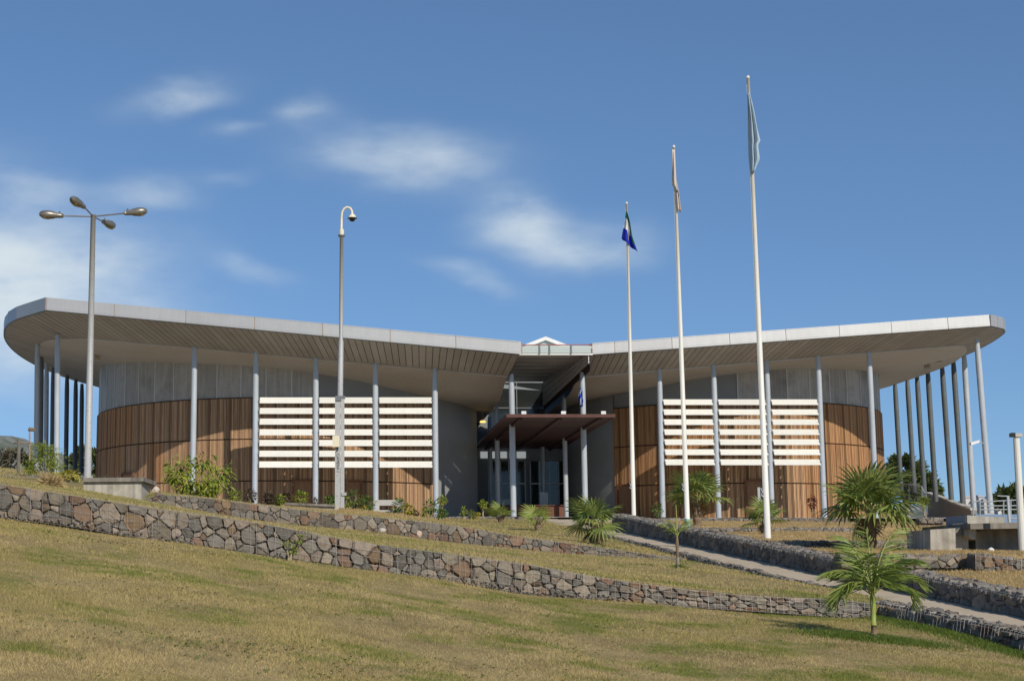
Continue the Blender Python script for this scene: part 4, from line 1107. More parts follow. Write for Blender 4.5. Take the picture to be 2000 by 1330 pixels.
p = W(1984, 850, 37); m = MB(); m.rbox(p, (.26, .16, .085)); m.build('camera_housing', 'coping', cp)
m = MB(); m.rbox(p - Vector((.1, .05, -.005)), (.09, .13, .095)); m.build('lens', 'black', cp)
m = MB(); m.tube([W(1985, 858, 37), W(1984, 853, 37)], .05, 10); m.build('neck', 'coping', cp)
fl = thing('wall_flood_lamp', 'small pale tilted lamp fixed to the outermost right hand column', 'lamp', W(1912, 862, 94.6))
m = MB(); a, c = W(1895, 867, 94.6), W(1911, 862, 94.6); m.rbox((a + c) / 2, ((c - a).length, .3, .16), (c - a).normalized(), (0, 1, 0), None); m.build('housing', 'white', fl)
m = MB(); m.tube([c, W(1921, 866, 95)], .04, 6); m.build('arm', 'column', fl)
m = MB(); a = W(1936, 1080, 37.5)
sp_ = [(0, 0), (.085, 0), (.09, .05), (.07, .1), (.03, .13), (0, .14)]
m.tube([a + Vector((0, 0, h)) for r, h in sp_], [max(.001, r) for r, h in sp_], 10); tag(m.build('white_marker', 'white', smooth=True), 'small rounded white marker stone on the dry grass under the landing', 'marker')


def soffit_lamp(px, py, d, label):
    p = W(px, py, d); t = thing('soffit_spotlight', label, 'lamp', p, 'spotlights under the roof')
    m = MB(); m.rbox(p, (.34, .3, .42)); m.build('housing', 'coping', t)
    m = MB(); m.rbox(p + Vector((0, -.16, -.05)), (.28, .03, .3)); m.build('lens', 'lamp_lens', t)
    m = MB(); m.tube([p + Vector((0, 0, .2)), p + Vector((0, 0, .75))], .04, 6); m.build('bracket', 'coping', t)


soffit_lamp(1811, 714, 104, 'left one of the two pale spotlights under the right roof end')
soffit_lamp(1833, 702, 103, 'right one of the two pale spotlights under the right roof end')
soffit_lamp(190, 697, 100, 'pale spotlight under the left roof end beside the street lamp pole')

# ------------------------------------------------------------------ flagpoles


def flagpole(bx, by, tx, ty, d, label, green=False):
    b, t_ = W(bx, by, d), W(tx, ty, d); t = thing('flagpole', label, 'flagpole', b, 'white flagpoles')
    m = MB(); m.tube([b - Vector((0, 0, .4)), b.lerp(t_, .5), t_], [.095, .078, .05], 14); m.build('pole', 'pole_white', t, smooth=True)
    m = MB(); m.tube([t_, t_ + Vector((0, 0, .05)), t_ + Vector((0, 0, .09))], [.055, .05, .01], 10); m.build('finial', 'pole_white', t, smooth=True)
    k = b.lerp(t_, .1); m = MB(); m.tube([k + Vector((-.1, -.05, -.12)), k + Vector((-.16, -.05, -.08)), k + Vector((-.12, -.05, .02)), k + Vector((-.17, -.05, .14))], .018, 5); m.build('cleat', 'steel_light', t)
    m = MB(); q = b.lerp(t_, .985); m.tube([k + Vector((-.1, -.04, 0)), q + Vector((-.06, -.04, 0))], .005, 4); m.build('halyard', 'white', t)
    if green:
        m = MB(); m.tube([b - Vector((0, 0, .1)), b + Vector((0, 0, .28))], .099, 14); m.build('base_band', 'pole_green', t)
    return b, t_


fp1 = flagpole(1238, 1012, 1224, 398, 69, 'nearest flagpole to the entrance, shortest in view, flying the green white and blue flag')
fp2 = flagpole(1343, 1028, 1316, 288, 57, 'middle flagpole with a faded green band at its foot', green=True)
fp3 = flagpole(1500, 1056, 1461, 153, 47, 'tallest looking flagpole in front of the right hand louvres')


def cloth(name, outline_fn, nu, nv, mats, parent_label, cat, mat_fn=None):
    m = MB(); pts = [[outline_fn(i / nu, j / nv) for j in range(nv + 1)] for i in range(nu + 1)]
    for i in range(nu):
        for j in range(nv):
            m.cur = mat_fn((i + .5) / nu, (j + .5) / nv) if mat_fn else 0
            m.quad(pts[i][j], pts[i + 1][j], pts[i + 1][j + 1], pts[i][j + 1])
    me = m.mesh(name)
    for k in mats: me.materials.append(M[k])
    me.polygons.foreach_set('material_index', m.mi)
    o = link(name, me); bm_weld(me); me.polygons.foreach_set('use_smooth', [True] * len(me.polygons))
    so = o.modifiers.new('thickness', 'SOLIDIFY'); so.thickness = 0.008
    return tag(o, parent_label, cat, 'flags')


def bm_weld(me):
    import bmesh
    b = bmesh.new(); b.from_mesh(me); bmesh.ops.remove_doubles(b, verts=b.verts, dist=1e-4); b.to_mesh(me); b.free()


def poly_cloth(d, edgeL, edgeR, folds, depth):
    """limp flag between a left and a right outline given in the photograph; v runs down, u across, with folds in depth"""
    def fn(u, v):
        xl, yl = interp(v, [(t, x) for t, x, y in edgeL]), interp(v, [(t, y) for t, x, y in edgeL])
        xr, yr = interp(v, [(t, x) for t, x, y in edgeR]), interp(v, [(t, y) for t, x, y in edgeR])
        p = W(xl + (xr - xl) * u, yl + (yr - yl) * u, d)
        p.y += depth * math.sin(u * folds * math.pi * 2 + v * 2.0) * min(1, v * 3 + .15) - .1
        return p
    return fn


# tricolour: bands run obliquely down the hanging cloth
fnA = poly_cloth(69, [(0, 1222, 414), (.35, 1219, 438), (.62, 1216, 452), (.75, 1214, 466), (1, 1216, 469)], [(0, 1224, 414), (.35, 1229, 436), (.62, 1233, 462), (.8, 1239, 480), (1, 1244, 494)], 1.6, .1)
def band(u, v):
    s = v - u * 0.2
    if u > 0.84 and .3 < v < .84: return 0
    return 0 if s < .16 else (1 if s < .47 else 2)
cloth('national_flag', fnA, 12, 22, ['flag_green', 'flag_white', 'flag_blue'], 'limp green white and blue flag on the shortest looking pole', 'flag', band)
fnB = poly_cloth(57, [(0, 1312, 293), (.55, 1312, 362), (.62, 1317, 368), (1, 1321, 412)], [(0, 1317, 295), (.45, 1320, 352), (.62, 1324, 372), (.9, 1328, 405), (1, 1329, 416)], 1.3, .07)
cloth('white_flag', fnB, 10, 20, ['flag_cream', 'black'], 'limp cream flag with a dark mark on the middle pole', 'flag', lambda u, v: 1 if (.66 < v < .72 and .25 < u < .6) or (.72 < v < .76 and .5 < u < .8) else 0)
fnC = poly_cloth(47, [(0, 1459, 186), (.5, 1461, 262), (.78, 1463, 310), (1, 1466, 340)], [(0, 1462, 180), (.3, 1473, 225), (.62, 1485, 276), (.66, 1480, 284), (.82, 1483, 312), (.9, 1479, 320), (1, 1470, 341)], 2.2, .13)
cloth('pale_blue_flag', fnC, 16, 26, ['flag_sky'], 'limp pale blue flag on the tallest looking pole', 'flag')
fnD = poly_cloth(94.5, [(0, 1133, 758), (.5, 1129, 775), (1, 1133, 796)], [(0, 1136, 757), (.5, 1138, 776), (1, 1138, 794)], 1.5, .12)
cloth('indoor_flag', fnD, 8, 10, ['flag_blue', 'flag_sky'], 'small blue and white flag hanging under the roof beside the entrance canopy', 'flag', lambda u, v: 0 if math.sin(v * 12 + u * 6) > -.1 else 1)

# ------------------------------------------------------------------ street lamp and its concrete base
bs = thing('lamp_base', 'weathered concrete block with a cap slab at the foot of the street lamp', 'plinth', W(225, 978, 44.7))
wblock(163, 276, 941, 938, 990, 44.7, 1.9, 'block', 'concrete', bs)
m = MB(); a, c = W(163, 941, 44.6), W(280, 940, 44.6); u = Vector((0, 0, .12)); o = Vector((.12, 2.1, 0.0)); m.hexa([a, c, c + o, a + o, a + u, c + u, c + u + o, a + u + o]); m.build('cap_slab', 'concrete_dark', bs)
lp = thing('street_lamp', 'tall galvanised lamp post with four grey lantern heads', 'street lamp', W(171, 934, 45.6))
dl = 45.6; pb, pt_ = W(171, 936, dl), W(182, 420, dl)
m = MB(); m.tube([pb, pb.lerp(pt_, .5), pt_], [.105, .095, .075], 14); m.build('post', 'galv', lp, smooth=True)
m = MB(); m.tube([pb, pb + Vector((0, 0, .1))], .16, 14); m.build('foot_plate', 'galv', lp)
for (ax_, ay_, dd_), (hx, hy, hd) in (((124, 422, dl - .2), (76, 418, dl - .35)), ((242, 417, dl + .1), (288, 412, dl + .2)), ((165, 405, dl - 1.0), (139, 388, dl - 1.9)), ((201, 433, dl + 1.0), (223, 442, dl + 1.9))):
    arm_end, tip = W(ax_, ay_, dd_), W(hx, hy, hd)
    m = MB(); m.tube([pt_ - Vector((0, 0, .05)), arm_end], .022, 8); arm = m.build('arm', 'lamp_metal', lp)
    ax3 = (tip - arm_end); L = ax3.length; ax3.normalize()
    prof = [(0, .06), (.12, .075), (.3, .085), (.42, .12), (.65, .135), (.85, .115), (.96, .07), (1.0, .01)]
    m = MB(); m.tube([arm_end + ax3 * (t * L) for t, r in prof], [r for t, r in prof], 12); m.build('lantern', 'lamp_metal', arm, smooth=True)
    m = MB(); m.tube([arm_end + ax3 * (t * L) - Vector((0, 0, .05)) for t in (.45, .6, .8, .93)], [.06, .098, .09, .03], 10); m.build('lens', 'lamp_lens', arm, smooth=True)
    m = MB(); q = arm_end + ax3 * (.16 * L); m.tube([q, q + Vector((0, 0, .13))], .03, 6); m.build('fitting', 'lamp_metal', arm)

# ------------------------------------------------------------------ camera mast
DM = 64.0
cm = thing('camera_mast', 'tall galvanised mast with a dome camera on a cream swan neck before the louvres', 'camera mast', W(663, 992, DM))
a, c = W(662, 992, DM), W(664.5, 775, DM)
m = MB(); k = (c.z - a.z); m.rbox((a + c) / 2 - Vector((.08, 0, 0)), (.22, .34, k)); m.build('box_post', 'galv', cm)
m = MB(); m.rbox((a + c) / 2 + Vector((.12, .02, 0)), (.16, .28, k)); m.build('channel', 'galv', cm)
p1, p2, p3 = W(664.5, 776, DM), W(666, 668, DM), W(667, 462, DM)
m = MB(); m.tube([p1, p2, p2 + Vector((0, 0, .1)), p3], [.115, .11, .085, .075], 12); m.build('upper_post', 'galv', cm, smooth=True)
m = MB(); m.rbox(p1, (.42, .3, .1)); m.rbox(p1 + Vector((-.08, -.1, -.06)), (.26, .24, .2)); m.build('clamp', 'bracket', cm)
m = MB(); m.tube([p3, p3 + Vector((0, 0, .06))], .15, 12); m.build('flange', 'bracket', cm)
m = MB(); m.tube([p3 + Vector((0, 0, .06)), p3 + Vector((0, 0, .3))], .105, 12); m.build('socket', 'cream', cm)
neck = [W(x, y, DM) for x, y in ((667, 450), (667, 425), (668, 415), (672, 408), (678, 405), (684, 407), (687, 412), (688, 419))]
m = MB(); m.tube(neck, .05, 10); m.build('swan_neck', 'cream', cm, smooth=True)
h_ = W(688, 418, DM); m = MB(); m.tube([h_ + Vector((0, 0, z)) for z in (0, -.06, -.12, -.18)], [.06, .12, .16, .17], 14); m.build('hood', 'cream', cm, smooth=True)
m = MB(); m.tube([h_ + Vector((0, 0, -.18)), h_ + Vector((0, 0, -.21))], .21, 14); m.build('rim', 'black', cm)
m = MB(); m.tube([h_ + Vector((0, 0, z)) for z in (-.21, -.27, -.32, -.34)], [.14, .125, .08, .01], 14); m.build('dome', 'black', cm, smooth=True)
q = W(656, 862, DM - .25); m = MB(); m.rbox(q, (.28, .18, .46)); jb = m.build('junction_box', 'cream', cm)
m = MB(); m.tube([q + Vector((.05, 0, -.23)), q + Vector((.1, 0, -.33)), q + Vector((.02, 0, -.4))], .02, 6); m.build('conduit', 'black', jb)
q2 = W(672, 965, DM); m = MB(); m.rbox(q2, (.2, .34, .12)); m.build('lower_clamp', 'galv', cm)
# the worn black lettering that runs down the post
tc = bpy.data.curves.new('lettering', 'FONT'); tc.body = 'CAMERA 1'; tc.size = .17; tc.extrude = .002; tc.align_x = 'LEFT'
to = bpy.data.objects.new('lettering', tc); COL.objects.link(to)
bpy.context.view_layer.update()
me = bpy.data.meshes.new_from_object(to); bpy.data.objects.remove(to)
me.materials.clear(); me.materials.append(M['black'])
lt = W(657.5, 886, DM); me.transform(Matrix.Translation((lt.x, DM - .178, lt.z)) @ Matrix.Rotation(R(90), 4, 'X') @ Matrix.Rotation(R(-90), 4, 'Z'))
link('lettering', me, cm)
sl = thing('mast_slab', 'flat concrete slab edge at the foot of the camera mast', 'slab', W(600, 990, 60))
wblock(556, 662, 983, 987, 994, 60, 2.5, 'slab', 'concrete', sl)
m = MB(); a, c = W(556, 981, 59.9), W(655, 985, 59.9); u = Vector((0, 0, .09)); o = Vector((0, 1.5, 0)); m.hexa([a - u, c - u, c - u + o, a - u + o, a, c, c + o, a + o]); m.build('cap', 'concrete_dark', sl)

# ------------------------------------------------------------------ bench and boulders
be = thing('bench', 'pale concrete bench with a wide back board between the shrubs', 'bench', W(758, 1003, 70))
a, c = W(730, 976, 70), W(787, 987, 70); m = MB(); m.box(a.x, c.x, 70, 70.08, c.z, a.z); m.build('backrest', 'coping', be)
a, c = W(729, 996, 69.6), W(788, 1000, 69.6); m = MB(); m.box(a.x, c.x, 69.5, 70.0, c.z, a.z); m.build('seat', 'coping', be)
for x in (738, 779):
    a, c = W(x - 3, 985, 69.9), W(x + 3, 1010, 69.9); m = MB(); m.box(a.x, c.x, 69.85, 69.99, c.z, a.z); m.build('leg', 'coping', be)


def boulder(px, py, w_, h_, d, m_, label, seed):
    rnd = random.Random(seed); c = W(px, py, d); sx, sz = w_ * d / F / 2, h_ * d / F / 2
    m = MB(); vs = []; nl, ns = 6, 9
    for i in range(nl + 1):
        th = math.pi * i / nl
        for k in range(ns):
            ph = 2 * math.pi * k / ns; r = rnd.uniform(.8, 1.12)
            vs.append(c + Vector((sx * math.sin(th) * math.cos(ph) * r, sx * .8 * math.sin(th) * math.sin(ph) * r, sz * math.cos(th) * (rnd.uniform(.88, 1.08)))))
    m.add(vs, [(i * ns + k, i * ns + (k + 1) % ns, (i + 1) * ns + (k + 1) % ns, (i + 1) * ns + k) for i in range(nl) for k in range(ns)])
    tag(m.build('boulder', m_), label, 'boulder')


boulder(747, 1036, 16, 11, D2 - .4, 'stone_pale', 'pale boulder leaning on the middle gabion wall', 1)
boulder(733, 1038, 12, 6, D2 - .4, 'stone_rust', 'flat rust coloured stone beside the pale boulder', 2)
boulder(818, 1043, 13, 15, D2 - .4, 'stone_pink', 'upright pinkish boulder against the middle gabion wall', 3)
boulder(303, 957, 16, 16, 46.6, 'stone_pale', 'pale rock perched beside the lamp base block', 4)
boulder(309, 972, 30, 20, 45.6, 'stone_rust', 'large rust brown rock at the upper end of the middle wall', 5)
boulder(1497, 1060, 10, 6, 45.6, 'stone_rust', 'small rusty stone at the foot of the tallest flagpole', 6)

# ------------------------------------------------------------------ plants


def leaf_cloud(m, c, rad, n, size, rnd, shape=1.0, clumps=0, ratio=0.45, droop=0.2, fill=0.35):
    """many separate leaves spread through a volume"""
    cs = []
    if clumps:
        for _ in range(clumps):
            v = Vector((rnd.gauss(0, 1), rnd.gauss(0, 1), rnd.gauss(0, 1))).normalized() * rnd.uniform(.45, .95)
            cs.append((Vector((v.x * rad[0], v.y * rad[1], v.z * rad[2])), rnd.uniform(.22, .42)))
    for _ in range(n):
        v = Vector((rnd.gauss(0, 1), rnd.gauss(0, 1), rnd.gauss(0, 1))).normalized() * rnd.uniform(fill, 1.0)
        if cs:
            cc, k = rnd.choice(cs); p = Vector(c) + cc + Vector((v.x * rad[0], v.y * rad[1], v.z * rad[2])) * k; outw = (cc + v * .4)
        else:
            p = Vector(c) + Vector((v.x * rad[0], v.y * rad[1], v.z * rad[2])); outw = v
        dirv = (outw.normalized() + Vector((rnd.uniform(-.8, .8), rnd.uniform(-.8, .8), rnd.uniform(-.5, .7) - droop))).normalized()
        side = dirv.cross(Vector((rnd.uniform(-.4, .4), rnd.uniform(-.4, .4), 1))).normalized()
        L = size * rnd.uniform(.65, 1.3); w_ = L * ratio * .5; up = side.cross(dirv).normalized()
        a = p; b = p + dirv * L * .45 + side * w_ - up * L * .05; t = p + dirv * L - Vector((0, 0, droop * L * .5)); e = p + dirv * L * .45 - side * w_ - up * L * .05
        mid = p + dirv * L * .5 + up * L * .06
        m.add([a, b, t, e, mid], [(0, 1, 4), (1, 2, 4), (2, 3, 4), (3, 0, 4)])


def shrub(px, yb, w_, h_, d, m_, label, seed, n=140, leaf=0.13, stem=0.15, name='shrub', group='shrubs along the foot of the hall', clumps=0, ratio=.45):
    rnd = random.Random(seed); b = W(px, yb, d); rw, rh = w_ * d / F / 2, h_ * d / F
    t = thing(name, label, 'shrub', b, group)
    ch = rh * (1 - stem); c = b + Vector((0, 0, rh * stem + ch / 2))
    m = MB(); leaf_cloud(m, c, (rw, rw, ch / 2), n, leaf, rnd, clumps=clumps, ratio=ratio); m.build('foliage', m_, t)
    m = MB()
    for k in range(4):
        a = rnd.uniform(0, 6.28); q = c + Vector((math.cos(a) * rw * .5, math.sin(a) * rw * .5, rnd.uniform(-.1, .3) * ch))
        m.tube([b - Vector((0, 0, .1)), b.lerp(q, .5) + Vector((0, 0, .04)), q], [.022, .016, .008], 5)
    m.build('stem', 'stem', t)
    return t


SH = [  # px, foot y, width, height, distance, material, label
    (459, 984, 22, 30, 72, 'leaf_lime', 'round lime green shrub beside the first column left of the louvres'),
    (488, 988, 24, 32, 71, 'leaf_dark', 'dark maroon shrub just left of the louvre column'),
    (525, 988, 20, 28, 71, 'leaf_dark', 'dark maroon shrub just right of the first louvre column'),
    (546, 990, 18, 22, 70, 'leaf_lime', 'small bright shrub in front of a dark maroon one'),
    (559, 986, 20, 24, 71.5, 'leaf_dark', 'dark shrub behind the small bright one'),
    (588, 985, 32, 24, 71, 'leaf_lime', 'wide lime shrub before the left door'),
    (616, 987, 14, 14, 71, 'leaf_dark', 'tiny dark shrub at the second louvre column'),
    (645, 988, 22, 18, 70, 'leaf', 'low green shrub left of the camera mast'),
    (690, 996, 36, 40, 70, 'leaf', 'tallest bushy green shrub right of the camera mast'),
    (677, 996, 14, 24, 68.5, 'leaf_lime', 'narrow light shrub against the camera mast'),
    (718, 1001, 30, 30, 70, 'leaf', 'bushy green shrub left of the bench'),
    (711, 1003, 14, 14, 69, 'leaf_yellow', 'small yellow croton left of the bench'),
    (779, 1007, 23, 34, 69, 'leaf', 'dense clipped green shrub hiding the right end of the bench'),
    (799, 1009, 19, 24, 69, 'leaf_yellow', 'yellow croton right of the bench'),
    (812, 1010, 12, 14, 69, 'leaf_dark', 'tiny dark shrub beside the yellow croton'),
    (841, 1011, 26, 36, 70, 'leaf', 'tall green shrub at the last louvre column'),
    (828, 1011, 14, 20, 69, 'leaf_lime', 'light green shrub left of the last louvre column'),
    (862, 1012, 22, 18, 70, 'leaf', 'low green shrub under the stemmed croton'),
    (1285, 1013, 20, 30, 84, 'leaf', 'green shrub at the first column right of the nearest flagpole'),
    (905, 1012, 9, 22, 76.5, 'leaf_lime', 'thin upright plant before the dark entrance wall'),
    (921, 1013, 14, 16, 76.5, 'leaf_lime', 'small tufted plant before the dark entrance wall'),
    (932, 1013, 10, 12, 76.5, 'leaf_yellow', 'tiny yellowish plant beside the stemmed bush at the entrance'),
    (1587, 1000, 18, 32, 84, 'leaf_red', 'thin dark red plant against the right hand cladding'),
]
for i, (px, yb, w_, h_, d, m_, lab) in enumerate(SH):
    shrub(px, yb, w_, h_, d, m_, lab, 100 + i, n=170 if w_ > 17 else 80, leaf=.16 if w_ > 17 else .13)


def stem_croton(px, yb, yt, w_, d, label, seed, m_='leaf_lime'):
    rnd = random.Random(seed); b = W(px, yb, d); top = W(px, yt, d); rw = w_ * d / F / 2; t = thing('croton', label, 'shrub', b, 'stemmed crotons')
    m = MB()
    for k in range(4):
        q = top + Vector((rnd.uniform(-rw, rw) * .6, rnd.uniform(-rw, rw) * .6, -.05)); m.tube([b - Vector((0, 0, .1)), b.lerp(q, .5), q], [.03, .025, .012], 5)
    m.build('stem', 'stem', t)
    m = MB(); leaf_cloud(m, top, (rw, rw, rw * .75), 110, .15, rnd, fill=.2); m.build('foliage', m_, t)
    m = MB(); leaf_cloud(m, top - Vector((0, 0, rw * .6)), (rw * .8, rw * .8, rw * .4), 30, .13, rnd); m.build('old_leaves', 'leaf_yellow', t)


stem_croton(864, 1010, 976, 19, 72, 'yellow green croton on a bare stem beside the last louvre column', 201)
stem_croton(943, 1011, 984, 18, 76.5, 'forked croton with a bright green tuft before the dark entrance', 202)
stem_croton(1805, 1003, 977, 15, 62, 'yellow green croton on a forked stem before the ramp wall', 203)

# big broad leaved bush by the lamp
rnd = random.Random(5)
bb = W(392, 985, 50); bt = thing('broadleaf_bush', 'spreading yellow green bush with broad drooping leaves near the street lamp', 'bush', bb)
m = MB()
for (px, py, rx, ry) in ((355, 912, 36, 22), (395, 905, 40, 18), (430, 925, 28, 20), (345, 930, 26, 18), (385, 940, 40, 18), (420, 948, 28, 16), (402, 962, 24, 12), (365, 955, 22, 14)):
    leaf_cloud(m, W(px, py, 50 + rnd.uniform(-.4, .4)), (rx * 50 / F, .5, ry * 50 / F), 105, .22, rnd, ratio=.34, droop=.55, fill=.1)
m.build('foliage', 'leaf_lime', bt)
m = MB()
for px, py in ((355, 912), (395, 905), (430, 925), (345, 930), (400, 945), (420, 948)):
    q = W(px, py, 50); m.tube([bb - Vector((0, 0, .3)), bb.lerp(q, .5) + Vector((0, 0, .05)), q], [.045, .03, .012], 6)
m.build('stem', 'stem', bt)
# feathery bush at the far left
fb = W(88, 930, 60); ft_ = thing('feathery_bush', 'feathery bright green bush in front of the left end columns', 'bush', fb)
m = MB()
for (px, py, rx, ry) in ((90, 880, 34, 12), (75, 895, 30, 12), (105, 893, 26, 10), (62, 908, 20, 10), (95, 905, 30, 10), (60, 918, 18, 8), (110, 912, 18, 10), (82, 872, 22, 8)):
    leaf_cloud(m, W(px, py, 60 + rnd.uniform(-.4, .4)), (rx * 60 / F, .5, ry * 60 / F), 190, .14, rnd, ratio=.22, droop=.1, fill=.05)
m.build('foliage', 'leaf_lime', ft_)
m = MB()
for px, py in ((90, 880), (75, 895), (105, 893), (62, 908), (95, 905)): m.tube([fb, W(px, py, 60)], [.03, .01], 5)
m.build('stem', 'stem', ft_)
shrub(133, 940, 46, 20, 56, 'leaf_yellow', 'low yellow green plant left of the concrete lamp base', 301, n=160, leaf=.2, name='low_plant', group=None)
# weed growing from the front wall
t = shrub(566, 1092, 40, 40, D1 - .25, 'leaf_lime', 'straggling yellow green weed growing up the front gabion wall', 302, n=110, leaf=.055, stem=.1, name='weed', group=None, clumps=9)
fp = W(592, 1040, D1 - .1); m = MB(); leaf_cloud(m, fp, (.04, .04, .03), 20, .03, random.Random(3)); m.build('flower', 'flower', t)
m = MB(); leaf_cloud(m, W(588, 1052, D1 - .2), (.05, .05, .07), 40, .05, random.Random(4)); m.build('sprig', 'leaf_lime', t)
m = MB(); m.tube([W(572, 1088, D1 - .2), W(582, 1065, D1 - .2), fp], .006, 4); m.build('stalk', 'stem', t)
shrub(1325, 1112, 40, 7, 36.5, 'lush_blade', 'tuft of green grass round the foot of the spindly young palm', 303, n=260, leaf=.09, stem=0, name='grass_tuft', group=None, ratio=.12)
shrub(98, 962, 42, 26, 44, 'straw_blade', 'tall dry grass clump on the left terrace', 304, n=500, leaf=.28, stem=0, name='grass_tuft', group=None, ratio=.06)


# palms --------------------------------------------------------------------------------------


def fan_mesh(seed, Rl, nseg=22, spread=2.2, pet=0.6, droop=0.35, name='frond'):
    """palmate leaf lying along +X from the crown, petiole first"""
    rnd = random.Random(seed); m = MB(); m.cur = 1
    L = Rl * pet
    m.tube([(0, 0, 0), (L * .6, 0, .02 * Rl), (L, 0, 0)], [.016 * Rl + .006, .012 * Rl + .004, .008 * Rl + .003], 5); m.cur = 0
    for k in range(nseg):
        a = -spread + 2 * spread * k / (nseg - 1); ll = Rl * (1 - .28 * abs(a) / spread) * rnd.uniform(.9, 1.06)
        d = Vector((math.cos(a), math.sin(a), 0)); s = Vector((-math.sin(a), math.cos(a), 0)); w_ = Rl * spread / nseg * .8
        fold = Vector((0, 0, w_ * .55)); o = Vector((L, 0, 0)); bend = rnd.uniform(.7, 1.5) * droop
        pts = []
        for t, ww in ((0.03, .12), (.4, .8), (.62, 1.0), (.84, .6), (1.0, .04)):
            z = -bend * ll * max(0, t - .4) ** 2 * 1.6 + .05 * ll * t; jit = s * rnd.uniform(-.015, .015) * ll * t
            c = o + d * (ll * t * (1 - .12 * bend * t)) + Vector((0, 0, z)) + jit
            pts.append((c + s * w_ * ww * .5, c - fold * ww * .35, c - s * w_ * ww * .5))
        vs = [p for row in pts for p in row]
        fs = []
        for i in range(4):
            fs += [(i * 3, i * 3 + 1, i * 3 + 4, i * 3 + 3), (i * 3 + 1, i * 3 + 2, i * 3 + 5, i * 3 + 4)]
        m.add(vs, fs)
    return m


def place_frond(me, parent, base, az_, el_, roll, sc):
    o = bpy.data.objects.new('frond', me); COL.objects.link(o); o.parent = parent
    o.matrix_parent_inverse = Matrix.Translation(-Vector(parent.location))
    o.matrix_basis = Matrix.Translation(base) @ Matrix.Rotation(az_, 4, 'Z') @ Matrix.Rotation(-el_, 4, 'Y') @ Matrix.Rotation(roll, 4, 'X') @ Matrix.Scale(sc, 4)
    return o


FANS = {}
def fan_set(m_):
    if m_ not in FANS:
        FANS[m_] = []
        for s in range(4):
            b = fan_mesh(50 + s, 1.0, droop=.3 + .14 * s); me = b.mesh('frond'); me.materials.append(M[m_]); me.materials.append(M['petiole']); me.polygons.foreach_set('material_index', b.mi); FANS[m_].append(me)
    return FANS[m_]


def fan_palm(px, yb, cy, rpx, d, n, label, seed, m_='fan', young=False):
    rnd = random.Random(seed); b = W(px, yb, d); c = W(px, cy, d); Rr = rpx * d / F / 1.45
    t = thing('fan_palm', label, 'palm', b, 'fan palms')
    hh = max(.12, c.z - b.z); m = MB(); r0 = .1 + .05 * Rr
    steps = 9
    m.tube([b - Vector((0, 0, .15))] + [b.lerp(c, k / steps) for k in range(steps + 1)], [r0 * 1.1] + [r0 * (1.0 + .18 * (k % 2)) * (1.05 - .4 * k / steps) for k in range(steps + 1)], 10); m.build('trunk', 'trunk', t)
    m = MB()
    for k in range(16):  # old leaf bases
        a = rnd.uniform(0, 6.28); z = rnd.uniform(.1, .95) * hh; p = b + Vector((0, 0, z)); o = Vector((math.cos(a), math.sin(a), 0))
        m.tube([p, p + o * (r0 + .06) + Vector((0, 0, .12)), p + o * (r0 + .16) + Vector((0, 0, .26))], [.03, .02, .006], 4)
    m.build('leaf_bases', 'trunk', t)
    fs = fan_set(m_)
    for k in range(n):
        q = (k + .5) / n; el = R(82) - q * R(95 if not young else 70) + rnd.uniform(-.12, .12)
        az_ = k * 2.39996 + rnd.uniform(-.25, .25)
        place_frond(fs[k % 4], t, c + Vector((0, 0, rnd.uniform(-.05, .05))), az_, el, rnd.uniform(-.5, .5), Rr * rnd.uniform(.85, 1.1) * (1 if q > .12 else .8))
    if not young:
        fd = fan_set('fan_dead')
        for k in range(2): place_frond(fd[k], t, c - Vector((0, 0, .05)), rnd.uniform(0, 6.28), R(-50), 0, Rr * .6)


fan_palm(1700, 1066, 998, 108, 41, 19, 'largest fan palm, full and dark, behind the young feather palm', 401)
fan_palm(1362, 1021, 972, 72, 62, 15, 'big fan palm behind the middle flagpole', 402)
fan_palm(1494, 1037, 1016, 50, 51, 10, 'small dark fan palm behind the tallest flagpole', 403)
fan_palm(1160, 1057, 1026, 70, 49.7, 11, 'wide fan palm on the lawn left of the nearest flagpole', 404, 'fan')
fan_palm(1051, 1039, 1020, 46, 61, 5, 'pale upright fan palm on the lawn between two others', 405, 'fan_light', True)
fan_palm(978, 1020, 1008, 36, 72, 6, 'smallest fan palm at the end of the kerb wall by the entrance', 406, 'fan_light', True)


